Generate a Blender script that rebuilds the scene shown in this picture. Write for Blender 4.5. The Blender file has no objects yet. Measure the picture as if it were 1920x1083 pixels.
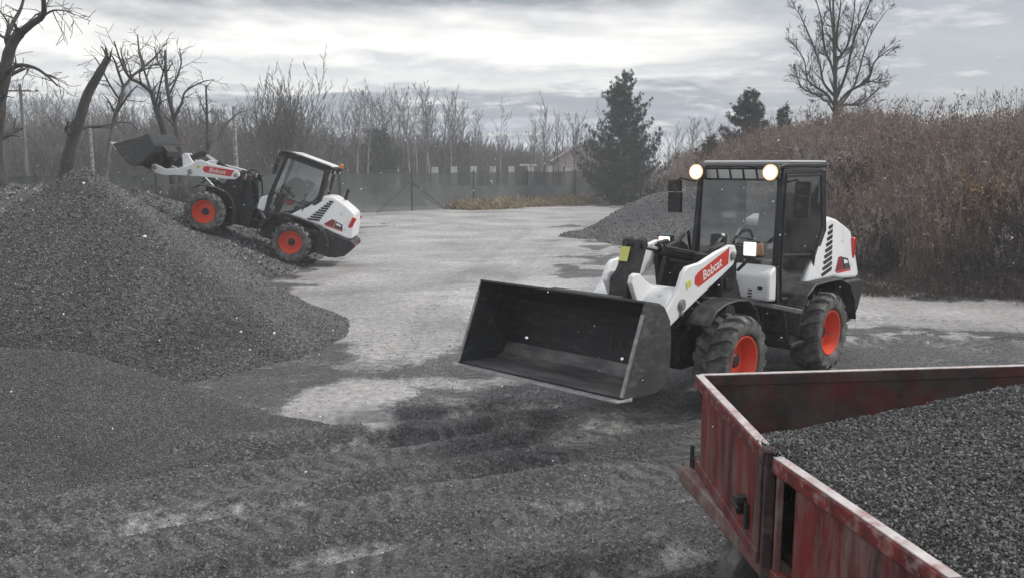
import bpy, bmesh, math, random
import numpy as np
from mathutils import Vector, Matrix, Euler

D = bpy.data
SC = bpy.context.scene
COL = SC.collection
R = math.radians

# ------------------------------------------------------------------ camera
CAM_H = 2.42
F_PX = 1590.0
PITCH = math.atan((541.5 - 308.0) / F_PX)
cam_d = D.cameras.new('camera')
cam_d.sensor_width = 36.0
cam_d.lens = F_PX / 1920.0 * 36.0
cam_d.clip_start = 0.05
cam_d.clip_end = 5000.0
cam = D.objects.new('camera', cam_d)
cam.location = (0, 0, CAM_H)
cam.rotation_euler = (math.pi / 2 - PITCH, 0, 0)
COL.objects.link(cam)
SC.camera = cam

# ------------------------------------------------------------------ sky, sun, exposure
SUN_EL, SUN_AZ = R(42), R(84)         # azimuth clockwise from +Y
world = D.worlds.new("World")
SC.world = world
world.use_nodes = True
wn, wl = world.node_tree.nodes, world.node_tree.links
wn.clear()


def N(nodes, t, **kw):
    n = nodes.new(t)
    for k, v in kw.items():
        setattr(n, k, v)
    return n


def wmath(op, a, b=None, c=None):
    n = N(wn, 'ShaderNodeMath', operation=op)
    for i, v in enumerate((a, b, c)):
        if v is None:
            continue
        if isinstance(v, (int, float)):
            n.inputs[i].default_value = v
        else:
            wl.new(v, n.inputs[i])
    return n.outputs[0]


tc = N(wn, 'ShaderNodeTexCoord')
sep = N(wn, 'ShaderNodeSeparateXYZ')
wl.new(tc.outputs['Generated'], sep.inputs[0])
zz = wmath('MAXIMUM', sep.outputs[2], 0.0)
az = wmath('ARCTAN2', sep.outputs[0], sep.outputs[1])
den = wmath('ADD', zz, 0.10)
px_ = wmath('DIVIDE', sep.outputs[0], den)
py_ = wmath('DIVIDE', sep.outputs[1], den)
cmb = N(wn, 'ShaderNodeCombineXYZ')
wl.new(px_, cmb.inputs[0]); wl.new(py_, cmb.inputs[1])
n1 = N(wn, 'ShaderNodeTexNoise'); n1.inputs['Scale'].default_value = 0.62
n1.inputs['Detail'].default_value = 7; n1.inputs['Roughness'].default_value = 0.56
n1.inputs['Distortion'].default_value = 0.35
wl.new(cmb.outputs[0], n1.inputs['Vector'])
n2 = N(wn, 'ShaderNodeTexNoise'); n2.inputs['Scale'].default_value = 2.1
n2.inputs['Detail'].default_value = 8; n2.inputs['Roughness'].default_value = 0.6
wl.new(cmb.outputs[0], n2.inputs['Vector'])
# band coordinate: elevation warped by the cloud noise
w1 = wmath('MULTIPLY_ADD', n1.outputs[0], 0.15, -0.075)
w2 = wmath('MULTIPLY_ADD', n2.outputs[0], 0.06, -0.03)
bandv = wmath('ADD', wmath('ADD', zz, w1), w2)
ramp = N(wn, 'ShaderNodeValToRGB')
wl.new(wmath('MULTIPLY', bandv, 3.6), ramp.inputs[0])
cr = ramp.color_ramp
stops = [(0.0, (.54, .56, .59)), (.09, (.42, .46, .52)), (.18, (.235, .265, .305)), (.26, (.27, .295, .33)),
         (.33, (.66, .66, .65)), (.40, (.52, .53, .54)), (.47, (.87, .84, .79)), (.54, (.62, .61, .60)), (.64, (.23, .245, .27)),
         (.80, (.36, .37, .395)), (1.0, (.58, .59, .61))]
cr.elements[0].position = 0; cr.elements[0].color = (*stops[0][1], 1)
cr.elements[1].position = 1; cr.elements[1].color = (*stops[-1][1], 1)
for p, c in stops[1:-1]:
    e = cr.elements.new(p); e.color = (*c, 1)
# far to the right the deck closes into grey blue
grey = N(wn, 'ShaderNodeMix', data_type='RGBA')
azr = N(wn, 'ShaderNodeMapRange'); azr.interpolation_type = 'SMOOTHSTEP'
azr.inputs['From Min'].default_value = 0.13; azr.inputs['From Max'].default_value = 0.36
wl.new(wmath('ADD', az, wmath('MULTIPLY_ADD', n1.outputs[0], 0.3, -0.15)), azr.inputs['Value'])
wl.new(wmath('MULTIPLY', azr.outputs[0], 0.88), grey.inputs[0])
wl.new(ramp.outputs[0], grey.inputs[6])
grey.inputs[7].default_value = (.30, .32, .35, 1)
# small bright puffs
puff = N(wn, 'ShaderNodeValToRGB')
puff.color_ramp.elements[0].position = 0.54; puff.color_ramp.elements[1].position = 0.68
wl.new(n2.outputs[0], puff.inputs[0])
pm = N(wn, 'ShaderNodeMix', data_type='RGBA')
wl.new(wmath('MULTIPLY', puff.outputs[0], 0.55), pm.inputs[0])
wl.new(grey.outputs[2], pm.inputs[6]); pm.inputs[7].default_value = (.80, .79, .77, 1)
sky = N(wn, 'ShaderNodeTexSky', sky_type='NISHITA')
sky.sun_disc = False
sky.sun_elevation = SUN_EL; sky.sun_rotation = SUN_AZ
mul = N(wn, 'ShaderNodeMix', data_type='RGBA', blend_type='MULTIPLY')
mul.inputs[0].default_value = 1.0
wl.new(pm.outputs[2], mul.inputs[6]); mul.inputs[7].default_value = (9.2, 9.2, 9.2, 1)
mx = N(wn, 'ShaderNodeMix', data_type='RGBA'); mx.inputs[0].default_value = 0.94
wl.new(sky.outputs[0], mx.inputs[6]); wl.new(mul.outputs[2], mx.inputs[7])
bg = N(wn, 'ShaderNodeBackground'); bg.inputs[1].default_value = 0.10
wl.new(mx.outputs[2], bg.inputs[0])
wo = N(wn, 'ShaderNodeOutputWorld')
wl.new(bg.outputs[0], wo.inputs[0])

sun_d = D.lights.new('sun', 'SUN')
sun_d.energy = 1.5
sun_d.angle = R(11)
sun_d.color = (1.0, .97, .92)
sun = D.objects.new('sun', sun_d)
sd = Vector((math.sin(SUN_AZ) * math.cos(SUN_EL), math.cos(SUN_AZ) * math.cos(SUN_EL), math.sin(SUN_EL)))
sun.rotation_euler = (-sd).to_track_quat('-Z', 'Y').to_euler()
sun.location = (0, 0, 50)
COL.objects.link(sun)
SC.view_settings.view_transform = 'Standard'
SC.view_settings.look = 'None'
SC.view_settings.exposure = 0.76
SC.view_settings.gamma = 1.0
SC.view_settings.use_curve_mapping = False
SC.render.engine = 'CYCLES'
SC.cycles.use_denoising = True
SC.cycles.max_bounces = 6
SC.cycles.transparent_max_bounces = 24
SC.cycles.volume_bounces = 1

# ------------------------------------------------------------------ helpers
rnd = random.Random(7)


def tag(o, label=None, cat=None, group=None, kind=None):
    if label: o['label'] = label
    if cat: o['category'] = cat
    if group: o['group'] = group
    if kind: o['kind'] = kind
    return o


def empty(name, loc=(0, 0, 0), rot=(0, 0, 0), parent=None):
    o = D.objects.new(name, None)
    o.empty_display_size = 0.2
    o.location = loc
    o.rotation_euler = rot
    COL.objects.link(o)
    if parent: o.parent = parent
    return o


class MB:
    """collects faces with a material slot"""
    def __init__(s):
        s.v, s.f, s.m, s.mi, s.n = [], [], [], 0, 0

    def add(s, verts, faces):
        b = s.n
        s.v.extend([tuple(map(float, p)) for p in verts]); s.n += len(verts)
        s.f.extend([tuple(i + b for i in f) for f in faces]); s.m.extend([s.mi] * len(faces))

    def box(s, c, d, M=None, taper=1.0):
        x, y, z = d[0] / 2, d[1] / 2, d[2] / 2
        vs = [(-x, -y, -z), (x, -y, -z), (x, y, -z), (-x, y, -z),
              (-x * taper, -y * taper, z), (x * taper, -y * taper, z), (x * taper, y * taper, z), (-x * taper, y * taper, z)]
        if M is not None: vs = [M @ Vector(v) for v in vs]
        s.add([(v[0] + c[0], v[1] + c[1], v[2] + c[2]) for v in vs],
              [(0, 3, 2, 1), (4, 5, 6, 7), (0, 1, 5, 4), (1, 2, 6, 5), (2, 3, 7, 6), (3, 0, 4, 7)])

    def prism(s, poly, y0, y1, yf=None):
        """polygon in xz, extruded along y; yf(x,z)->half width overrides"""
        n = len(poly)
        a = [(p[0], (-yf(*p) if yf else y0), p[1]) for p in poly]
        b = [(p[0], (yf(*p) if yf else y1), p[1]) for p in poly]
        area = sum(poly[i][0] * poly[(i + 1) % n][1] - poly[(i + 1) % n][0] * poly[i][1] for i in range(n))
        fs = [tuple(range(n)), tuple(range(2 * n - 1, n - 1, -1))]
        for i in range(n):
            j = (i + 1) % n
            fs.append((j, i, i + n, j + n))
        if area < 0:
            fs = [tuple(reversed(f)) for f in fs]
        s.add(a + b, fs)

    def tube(s, pts, r, n=8, caps=True):
        P = np.array([tuple(p) for p in pts], float)
        m = len(P)
        rr = np.full(m, r, float) if np.isscalar(r) else np.array(r, float)
        T = np.gradient(P, axis=0)
        T /= np.linalg.norm(T, axis=1)[:, None] + 1e-9
        ref = np.array([0, 0, 1.0]) if abs(T[0][2]) < .9 else np.array([1.0, 0, 0])
        u = np.cross(T[0], ref); u /= np.linalg.norm(u)
        ang = np.arange(n) * 2 * np.pi / n
        vs = []
        for i in range(m):
            u = u - T[i] * u.dot(T[i]); u /= np.linalg.norm(u) + 1e-9
            w = np.cross(T[i], u)
            vs.append(P[i] + rr[i] * (np.cos(ang)[:, None] * u + np.sin(ang)[:, None] * w))
        vs = np.concatenate(vs)
        fs = []
        for i in range(m - 1):
            for k in range(n):
                k2 = (k + 1) % n
                fs.append((i * n + k, i * n + k2, (i + 1) * n + k2, (i + 1) * n + k))
        if caps:
            fs.append(tuple(range(n - 1, -1, -1)))
            fs.append(tuple(range((m - 1) * n, m * n)))
        s.add(vs, fs)

    def cyl(s, p0, p1, r, n=16, r1=None):
        s.tube([p0, p1], [r, r if r1 is None else r1], n)

    def lathe(s, prof, n=32, axis='y', c=(0, 0, 0), close=False):
        """prof: list of (offset along axis, radius)"""
        vs, fs = [], []
        m = len(prof)
        for i in range(n):
            a = 2 * math.pi * i / n
            for (h, r) in prof:
                p = (r * math.cos(a), h, r * math.sin(a)) if axis == 'y' else (r * math.cos(a), r * math.sin(a), h) if axis == 'z' else (h, r * math.cos(a), r * math.sin(a))
                vs.append((p[0] + c[0], p[1] + c[1], p[2] + c[2]))
        for i in range(n):
            j = (i + 1) % n
            for k in range(m - (0 if close else 1)):
                k2 = (k + 1) % m
                fs.append((i * m + k, i * m + k2, j * m + k2, j * m + k))
        s.add(vs, fs)

    def mesh(s, name, mats):
        me = D.meshes.new(name)
        me.from_pydata(s.v, [], s.f)
        if not isinstance(mats, (list, tuple)): mats = [mats]
        for m in mats: me.materials.append(m)
        if any(s.m): me.polygons.foreach_set('material_index', s.m)
        me.update()
        return me

    def build(s, name, mats, parent=None, bevel=0, smooth=False, loc=None, solid=0, seg=2):
        o = D.objects.new(name, s.mesh(name, mats))
        COL.objects.link(o)
        if parent: o.parent = parent
        if loc is not None: o.location = loc
        fix_normals(o.data)
        if solid:
            md = o.modifiers.new('thick', 'SOLIDIFY'); md.thickness = solid; md.offset = 0
        if bevel:
            md = o.modifiers.new('bevel', 'BEVEL'); md.width = bevel; md.segments = seg
            md.limit_method = 'ANGLE'; md.angle_limit = R(32)
        if smooth or bevel:
            shade(o.data, 38)
        return o


def fix_normals(me):
    bm = bmesh.new(); bm.from_mesh(me)
    bmesh.ops.recalc_face_normals(bm, faces=bm.faces)
    bm.to_mesh(me); bm.free()


def shade(me, ang=40):
    me.polygons.foreach_set('use_smooth', [True] * len(me.polygons))
    bm = bmesh.new(); bm.from_mesh(me)
    for e in bm.edges:
        if len(e.link_faces) == 2 and e.calc_face_angle(0) > R(ang): e.smooth = False
    bm.to_mesh(me); bm.free()


def mesh_np(name, V, Fq, mat, parent=None, smooth=False, kind=None):
    """fast mesh from numpy verts and an (n,k) face array"""
    me = D.meshes.new(name)
    V = np.asarray(V, np.float32); Fq = np.asarray(Fq, np.int32)
    k = Fq.shape[1]
    me.vertices.add(len(V)); me.vertices.foreach_set('co', V.ravel())
    me.loops.add(Fq.size); me.loops.foreach_set('vertex_index', Fq.ravel())
    me.polygons.add(len(Fq)); me.polygons.foreach_set('loop_start', np.arange(len(Fq), dtype=np.int32) * k)
    me.polygons.foreach_set('loop_total', np.full(len(Fq), k, np.int32))
    if smooth: me.polygons.foreach_set('use_smooth', np.ones(len(Fq), bool))
    me.update(calc_edges=True); me.validate()
    me.materials.append(mat)
    return me


def link(name, me, parent=None, loc=(0, 0, 0)):
    o = D.objects.new(name, me); COL.objects.link(o)
    if parent: o.parent = parent
    o.location = loc
    return o


def copy_tree(o, parent=None):
    c = o.copy(); COL.objects.link(c)
    if parent: c.parent = parent
    for ch in o.children:
        copy_tree(ch, c)
    return c


# value noise
_tabs = {}


def vnoise(x, y, seed=0):
    if seed not in _tabs:
        _tabs[seed] = np.random.RandomState(seed).rand(256, 256)
    t = _tabs[seed]
    x = np.asarray(x, float); y = np.asarray(y, float)
    xi = np.floor(x).astype(int); yi = np.floor(y).astype(int)
    fx = x - xi; fy = y - yi
    fx = fx * fx * (3 - 2 * fx); fy = fy * fy * (3 - 2 * fy)
    g = lambda a, b: t[a % 256, b % 256]
    return (g(xi, yi) * (1 - fx) + g(xi + 1, yi) * fx) * (1 - fy) + (g(xi, yi + 1) * (1 - fx) + g(xi + 1, yi + 1) * fx) * fy


def fbm(x, y, seed=0, oct=4):
    s, a, tot = 0, 1, 0
    for i in range(oct):
        s = s + a * vnoise(x * 2 ** i, y * 2 ** i, seed + i); tot += a; a *= .5
    return s / tot


def sst(a, b, x):
    t = np.clip((x - a) / (b - a), 0, 1)
    return t * t * (3 - 2 * t)


# ------------------------------------------------------------------ materials
def newmat(name):
    m = D.materials.new(name); m.use_nodes = True
    nt = m.node_tree
    b = nt.nodes['Principled BSDF']
    return m, nt.nodes, nt.links, b


def noise_mat(name, c1, c2, scale=8, rough=(.5, .7), metal=0.0, detail=6, bump=0.0, bscale=60, dirt=None, spec=.5, lo=.35, hi=.65, coat=0, stretch=None):
    """colour varies between c1 and c2 with noise; dirt=(colour, amount, scale) lays patches on top"""
    m, n, l, b = newmat(name)
    t = N(n, 'ShaderNodeTexCoord')
    vec = t.outputs['Object']
    if stretch:
        mp = N(n, 'ShaderNodeMapping'); mp.inputs['Scale'].default_value = stretch
        l.new(vec, mp.inputs[0]); vec = mp.outputs[0]
    a = N(n, 'ShaderNodeTexNoise'); a.inputs['Scale'].default_value = scale; a.inputs['Detail'].default_value = detail
    a.inputs['Roughness'].default_value = .62
    l.new(vec, a.inputs['Vector'])
    r = N(n, 'ShaderNodeValToRGB'); r.color_ramp.elements[0].position = lo; r.color_ramp.elements[1].position = hi
    r.color_ramp.elements[0].color = (*c1, 1); r.color_ramp.elements[1].color = (*c2, 1)
    l.new(a.outputs[0], r.inputs[0])
    col = r.outputs[0]
    if dirt:
        d = N(n, 'ShaderNodeTexNoise'); d.inputs['Scale'].default_value = dirt[2]; d.inputs['Detail'].default_value = 8
        d.inputs['Roughness'].default_value = .7
        l.new(vec, d.inputs['Vector'])
        dr = N(n, 'ShaderNodeValToRGB'); dr.color_ramp.elements[0].position = .62 - dirt[1] * .3; dr.color_ramp.elements[1].position = .80 - dirt[1] * .25
        l.new(d.outputs[0], dr.inputs[0])
        mx = N(n, 'ShaderNodeMix', data_type='RGBA')
        l.new(dr.outputs[0], mx.inputs[0]); l.new(col, mx.inputs[6]); mx.inputs[7].default_value = (*dirt[0], 1)
        col = mx.outputs[2]
    l.new(col, b.inputs['Base Color'])
    rr = N(n, 'ShaderNodeMapRange'); rr.inputs['To Min'].default_value = rough[0]; rr.inputs['To Max'].default_value = rough[1]
    l.new(a.outputs[0], rr.inputs['Value']); l.new(rr.outputs[0], b.inputs['Roughness'])
    b.inputs['Metallic'].default_value = metal
    b.inputs['Specular IOR Level'].default_value = spec
    b.inputs['Coat Weight'].default_value = coat
    if bump:
        bn = N(n, 'ShaderNodeTexNoise'); bn.inputs['Scale'].default_value = bscale; bn.inputs['Detail'].default_value = 4
        l.new(vec, bn.inputs['Vector'])
        bp = N(n, 'ShaderNodeBump'); bp.inputs['Strength'].default_value = bump; bp.inputs['Distance'].default_value = .01
        l.new(bn.outputs[0], bp.inputs['Height']); l.new(bp.outputs[0], b.inputs['Normal'])
    return m


def emit_mat(name, col, strength):
    m, n, l, b = newmat(name)
    b.inputs['Base Color'].default_value = (*col, 1)
    b.inputs['Emission Color'].default_value = (*col, 1)
    b.inputs['Emission Strength'].default_value = strength
    return m


def glass_mat(name, tint, gloss=.06, rough=.02):
    m, n, l, b = newmat(name)
    n.remove(b)
    tr = N(n, 'ShaderNodeBsdfTransparent'); tr.inputs[0].default_value = (*tint, 1)
    gl = N(n, 'ShaderNodeBsdfGlossy'); gl.inputs['Roughness'].default_value = rough
    fr = N(n, 'ShaderNodeFresnel'); fr.inputs[0].default_value = 1.75
    df = N(n, 'ShaderNodeBsdfDiffuse'); df.inputs[0].default_value = (.55, .55, .54, 1)
    tcn = N(n, 'ShaderNodeTexCoord'); nz = N(n, 'ShaderNodeTexNoise'); nz.inputs['Scale'].default_value = 3; nz.inputs['Detail'].default_value = 6
    l.new(tcn.outputs['Object'], nz.inputs['Vector'])
    mr = N(n, 'ShaderNodeMapRange'); mr.inputs['From Min'].default_value = .28; mr.inputs['From Max'].default_value = .70
    mr.inputs['To Min'].default_value = 0.0; mr.inputs['To Max'].default_value = gloss
    l.new(nz.outputs[0], mr.inputs['Value'])
    m1 = N(n, 'ShaderNodeMixShader'); m2 = N(n, 'ShaderNodeMixShader')
    l.new(fr.outputs[0], m1.inputs[0]); l.new(tr.outputs[0], m1.inputs[1]); l.new(gl.outputs[0], m1.inputs[2])
    l.new(mr.outputs[0], m2.inputs[0]); l.new(m1.outputs[0], m2.inputs[1]); l.new(df.outputs[0], m2.inputs[2])
    l.new(m2.outputs[0], n['Material Output'].inputs[0])
    return m


M = {}
M['white'] = noise_mat('white_paint', (.80, .80, .80), (.86, .86, .86), 3, (.28, .42), dirt=((.38, .36, .33), .10, 5), coat=.15)
M['black'] = noise_mat('black_paint', (.012, .012, .013), (.022, .022, .023), 6, (.42, .6), dirt=((.06, .058, .056), .3, 6), bump=.08, bscale=40)
M['plastic'] = noise_mat('black_plastic', (.015, .015, .016), (.026, .026, .027), 9, (.45, .62), dirt=((.10, .095, .09), .42, 7), bump=.1, bscale=150)
M['dark'] = noise_mat('greasy_steel', (.006, .006, .006), (.022, .021, .02), 14, (.45, .75), dirt=((.08, .075, .07), .32, 9), bump=.2, bscale=60)
M['rubber'] = noise_mat('rubber', (.055, .054, .053), (.105, .103, .10), 8, (.7, .88), dirt=((.23, .22, .21), .6, 5), bump=.25, bscale=70, spec=.25)
M['orange'] = noise_mat('orange_rim_paint', (.72, .065, .022), (.80, .085, .03), 5, (.35, .5), dirt=((.30, .12, .09), .2, 8))
M['red'] = noise_mat('red_decal', (.60, .035, .02), (.64, .04, .025), 4, (.35, .45))
M['darkred'] = noise_mat('dark_red_decal', (.20, .015, .015), (.26, .02, .018), 4, (.35, .45))
M['letter'] = noise_mat('white_lettering', (.80, .78, .76), (.84, .82, .80), 4, (.4, .5))
M['yellow'] = noise_mat('yellow_sticker', (.62, .62, .12), (.66, .66, .2), 10, (.4, .6))
M['chrome'] = noise_mat('chrome_rod', (.62, .62, .62), (.7, .7, .7), 10, (.12, .25), metal=1)
M['steel'] = noise_mat('worn_steel', (.20, .20, .20), (.36, .355, .35), 18, (.4, .65), metal=.5, dirt=((.07, .06, .055), .3, 8), bump=.15, bscale=80)
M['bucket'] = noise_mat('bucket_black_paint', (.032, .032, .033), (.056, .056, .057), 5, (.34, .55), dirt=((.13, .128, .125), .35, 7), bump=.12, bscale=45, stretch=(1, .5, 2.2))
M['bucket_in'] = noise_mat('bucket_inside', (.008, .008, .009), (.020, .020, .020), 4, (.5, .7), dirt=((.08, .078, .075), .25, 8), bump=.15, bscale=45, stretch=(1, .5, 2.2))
M['wear'] = noise_mat('worn_dark_plate', (.050, .050, .051), (.115, .113, .112), 4, (.45, .7), dirt=((.20, .195, .19), .5, 5), bump=.15, bscale=45, stretch=(1, .35, 1))
M['edge'] = noise_mat('bright_worn_steel', (.30, .298, .294), (.52, .515, .51), 12, (.4, .6), metal=.25, bump=.15, bscale=80)
M['seat'] = noise_mat('seat_cloth', (.07, .07, .072), (.11, .11, .112), 20, (.8, .95), bump=.2, bscale=200)
M['taillight'] = noise_mat('red_lens', (.55, .02, .012), (.62, .03, .02), 20, (.1, .2), coat=.5)
M['amber'] = noise_mat('amber_lens', (.55, .16, .03), (.62, .22, .05), 20, (.1, .2), coat=.5)
M['amberdull'] = noise_mat('dull_amber_lens', (.30, .15, .07), (.40, .22, .12), 20, (.15, .25), coat=.5)
M['lampglass'] = noise_mat('white_lens', (.82, .82, .80), (.88, .88, .86), 30, (.08, .15), coat=.6)
def lamp_mat(name, core, edge, s0, s1, rad):
    m, n, l, b = newmat(name)
    t = N(n, 'ShaderNodeTexCoord'); ln = N(n, 'ShaderNodeVectorMath', operation='LENGTH'); l.new(t.outputs['Object'], ln.inputs[0])
    mr = N(n, 'ShaderNodeMapRange'); mr.interpolation_type = 'SMOOTHSTEP'; mr.inputs['From Min'].default_value = rad * .05; mr.inputs['From Max'].default_value = rad * .88
    l.new(ln.outputs['Value'], mr.inputs['Value'])
    mx = N(n, 'ShaderNodeMix', data_type='RGBA'); l.new(mr.outputs[0], mx.inputs[0])
    mx.inputs[6].default_value = tuple(c * s0 for c in core) + (1,); mx.inputs[7].default_value = tuple(c * s1 for c in edge) + (1,)
    l.new(mx.outputs[2], b.inputs['Emission Color']); b.inputs['Emission Strength'].default_value = 1
    b.inputs['Base Color'].default_value = (.8, .7, .5, 1)
    return m


M['worklamp'] = lamp_mat('work_lamp_lens', (1.0, .88, .66), (1.0, .52, .18), 40, .5, .088)
M['headlamp'] = emit_mat('headlamp_lens', (1.0, .96, .88), .55)
M['skylight'] = noise_mat('pale_roof_window', (.56, .57, .56), (.66, .67, .66), 3, (.1, .2), coat=.4)
M['glass'] = glass_mat('windscreen_glass', (.985, .99, .985), .15)
M['doorglass'] = glass_mat('door_glass', (.98, .985, .985), .05)
M['mirror'] = noise_mat('mirror_glass', (.45, .46, .47), (.5, .51, .52), 3, (.03, .06), metal=1)
M['rust'] = noise_mat('rusty_red_paint', (.036, .011, .009), (.185, .016, .013), 5, (.4, .75), dirt=((.19, .115, .10), .55, 8), bump=.3, bscale=40, stretch=(1.4, 1.4, .30), lo=.36, hi=.56)
M['rust2'] = noise_mat('rusty_inside', (.032, .026, .022), (.17, .018, .014), 3.4, (.6, .85), dirt=((.085, .07, .058), .7, 4), bump=.3, bscale=40, lo=.42, hi=.68)
M['rim_red'] = noise_mat('worn_red_rail', (.07, .016, .013), (.25, .024, .020), 11, (.45, .7), dirt=((.36, .26, .24), .35, 14), bump=.3, bscale=50)
M['railtop'] = noise_mat('bare_worn_rail_top', (.46, .40, .385), (.66, .61, .59), 12, (.4, .65), dirt=((.34, .14, .12), .35, 11), bump=.3, bscale=60)
M['rustbeam'] = noise_mat('rusty_beam', (.11, .05, .042), (.20, .09, .075), 5, (.55, .8), dirt=((.26, .22, .20), .55, 6), bump=.35, bscale=40)
M['rustpost'] = noise_mat('rusty_post', (.018, .014, .013), (.075, .035, .03), 7, (.55, .8), dirt=((.15, .11, .10), .4, 9), bump=.3, bscale=50)
M['bark'] = noise_mat('dark_bark', (.028, .025, .023), (.075, .068, .063), 9, (.85, 1), bump=.6, bscale=22, stretch=(1, 1, .3))
M['barkgrey'] = noise_mat('grey_bark', (.10, .094, .088), (.20, .19, .18), 7, (.85, 1), bump=.4, bscale=22, stretch=(1, 1, .3))
M['birch'] = noise_mat('birch_bark', (.10, .095, .09), (.42, .41, .39), 5, (.8, .95), stretch=(1, 1, 2.5))
M['twig'] = noise_mat('twigs', (.10, .092, .086), (.19, .176, .165), 3, (.85, 1))
M['twigdark'] = noise_mat('dark_twigs', (.035, .031, .029), (.07, .063, .058), 3, (.85, 1))
M['twigbrown'] = noise_mat('brown_twigs', (.075, .055, .042), (.16, .115, .085), 3, (.85, 1))
M['needle'] = noise_mat('needles', (.018, .025, .020), (.048, .060, .048), 2.2, (.7, .9), detail=8)
M['straw'] = noise_mat('dry_straw', (.24, .19, .11), (.40, .32, .19), 3, (.85, 1))
M['net'] = None


def gravel_nodes(n, l, vec, scale):
    """per-stone grey from a voronoi cell colour, plus a height for the bump"""
    vo = N(n, 'ShaderNodeTexVoronoi'); vo.inputs['Scale'].default_value = scale
    l.new(vec, vo.inputs['Vector'])
    sp = N(n, 'ShaderNodeSeparateColor'); l.new(vo.outputs['Color'], sp.inputs[0])
    return vo, sp.outputs[0]


def ground_mat():
    m, n, l, b = newmat('gravel_yard')
    t = N(n, 'ShaderNodeTexCoord'); vec = t.outputs['Object']
    vo, cell = gravel_nodes(n, l, vec, 52)
    vo2, cell2 = gravel_nodes(n, l, vec, 120)
    big = N(n, 'ShaderNodeTexNoise'); big.inputs['Scale'].default_value = 1.1; big.inputs['Detail'].default_value = 9; big.inputs['Roughness'].default_value = .65
    l.new(vec, big.inputs['Vector'])
    fine = N(n, 'ShaderNodeTexNoise'); fine.inputs['Scale'].default_value = 9; fine.inputs['Detail'].default_value = 9; fine.inputs['Roughness'].default_value = .75
    l.new(vec, fine.inputs['Vector'])
    # dark gravel
    r1 = N(n, 'ShaderNodeValToRGB'); e = r1.color_ramp.elements
    e[0].color = (.022, .022, .022, 1); e[1].color = (.30, .297, .293, 1)
    e2 = r1.color_ramp.elements.new(.6); e2.color = (.100, .099, .098, 1)
    mixc = N(n, 'ShaderNodeMath', operation='MULTIPLY_ADD'); l.new(cell, mixc.inputs[0]); mixc.inputs[1].default_value = .55
    c2m = N(n, 'ShaderNodeMath', operation='MULTIPLY'); l.new(cell2, c2m.inputs[0]); c2m.inputs[1].default_value = .45
    l.new(c2m.outputs[0], mixc.inputs[2]); l.new(mixc.outputs[0], r1.inputs[0])
    # compacted pale stone dust; on wet patches it paints reflected sky
    r2 = N(n, 'ShaderNodeValToRGB'); e = r2.color_ramp.elements
    e[0].position = .3; e[1].position = .72
    e[0].color = (.21, .20, .195, 1); e[1].color = (.76, .735, .715, 1)
    l.new(fine.outputs[0], r2.inputs[0])
    # mask attribute + noise
    at = N(n, 'ShaderNodeAttribute'); at.attribute_name = 'pale'
    mm = N(n, 'ShaderNodeMath', operation='MULTIPLY_ADD'); l.new(big.outputs[0], mm.inputs[0]); mm.inputs[1].default_value = 1.9; mm.inputs[2].default_value = -.95
    ad = N(n, 'ShaderNodeMath', operation='ADD'); l.new(at.outputs['Fac'], ad.inputs[0]); l.new(mm.outputs[0], ad.inputs[1])
    fm = N(n, 'ShaderNodeMath', operation='MULTIPLY_ADD'); l.new(fine.outputs[0], fm.inputs[0]); fm.inputs[1].default_value = 1.5; fm.inputs[2].default_value = -.75
    ad2 = N(n, 'ShaderNodeMath', operation='ADD'); l.new(ad.outputs[0], ad2.inputs[0]); l.new(fm.outputs[0], ad2.inputs[1])
    ms = N(n, 'ShaderNodeMapRange'); ms.inputs['From Min'].default_value = .15; ms.inputs['From Max'].default_value = .85; ms.interpolation_type = 'SMOOTHSTEP'
    l.new(ad2.outputs[0], ms.inputs['Value'])
    mx = N(n, 'ShaderNodeMix', data_type='RGBA'); l.new(ms.outputs[0], mx.inputs[0]); l.new(r1.outputs[0], mx.inputs[6]); l.new(r2.outputs[0], mx.inputs[7])
    # broad damp tone
    ml = N(n, 'ShaderNodeMix', data_type='RGBA', blend_type='MULTIPLY'); ml.inputs[0].default_value = 1
    r3 = N(n, 'ShaderNodeMapRange'); r3.inputs['From Min'].default_value = .3; r3.inputs['From Max'].default_value = .7
    r3.inputs['To Min'].default_value = .62; r3.inputs['To Max'].default_value = 1.25
    big2 = N(n, 'ShaderNodeTexNoise'); big2.inputs['Scale'].default_value = .45; big2.inputs['Detail'].default_value = 6
    l.new(vec, big2.inputs['Vector']); l.new(big2.outputs[0], r3.inputs['Value'])
    l.new(mx.outputs[2], ml.inputs[6]); l.new(r3.outputs[0], ml.inputs[7])
    ap_ = N(n, 'ShaderNodeAttribute'); ap_.attribute_name = 'print'
    aa_ = N(n, 'ShaderNodeAttribute'); aa_.attribute_name = 'along'
    ac_ = N(n, 'ShaderNodeAttribute'); ac_.attribute_name = 'across'

    def mt(op, x, y=None, z=None):
        q = N(n, 'ShaderNodeMath', operation=op)
        for i_, v_ in enumerate((x, y, z)):
            if v_ is None: continue
            if isinstance(v_, (int, float)): q.inputs[i_].default_value = v_
            else: l.new(v_, q.inputs[i_])
        return q.outputs[0]
    chev = mt('ADD', mt('MULTIPLY', mt('ABSOLUTE', ac_.outputs['Fac']), 26.0), mt('MULTIPLY', aa_.outputs['Fac'], 36.0))
    chev = mt('ADD', chev, mt('MULTIPLY', fine.outputs[0], 2.2))
    bars = mt('MULTIPLY', mt('SMOOTH_MIN', mt('MULTIPLY_ADD', mt('SINE', chev), 1.2, .5), 1.0, .3), ap_.outputs['Fac'])
    bars = mt('MAXIMUM', bars, 0.0)
    # the lug marks are pressed fines, paler than the loose chippings left between them
    tk = N(n, 'ShaderNodeMix', data_type='RGBA'); l.new(mt('MULTIPLY', bars, .26), tk.inputs[0]); l.new(ml.outputs[2], tk.inputs[6]); tk.inputs[7].default_value = (.36, .35, .34, 1)
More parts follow.
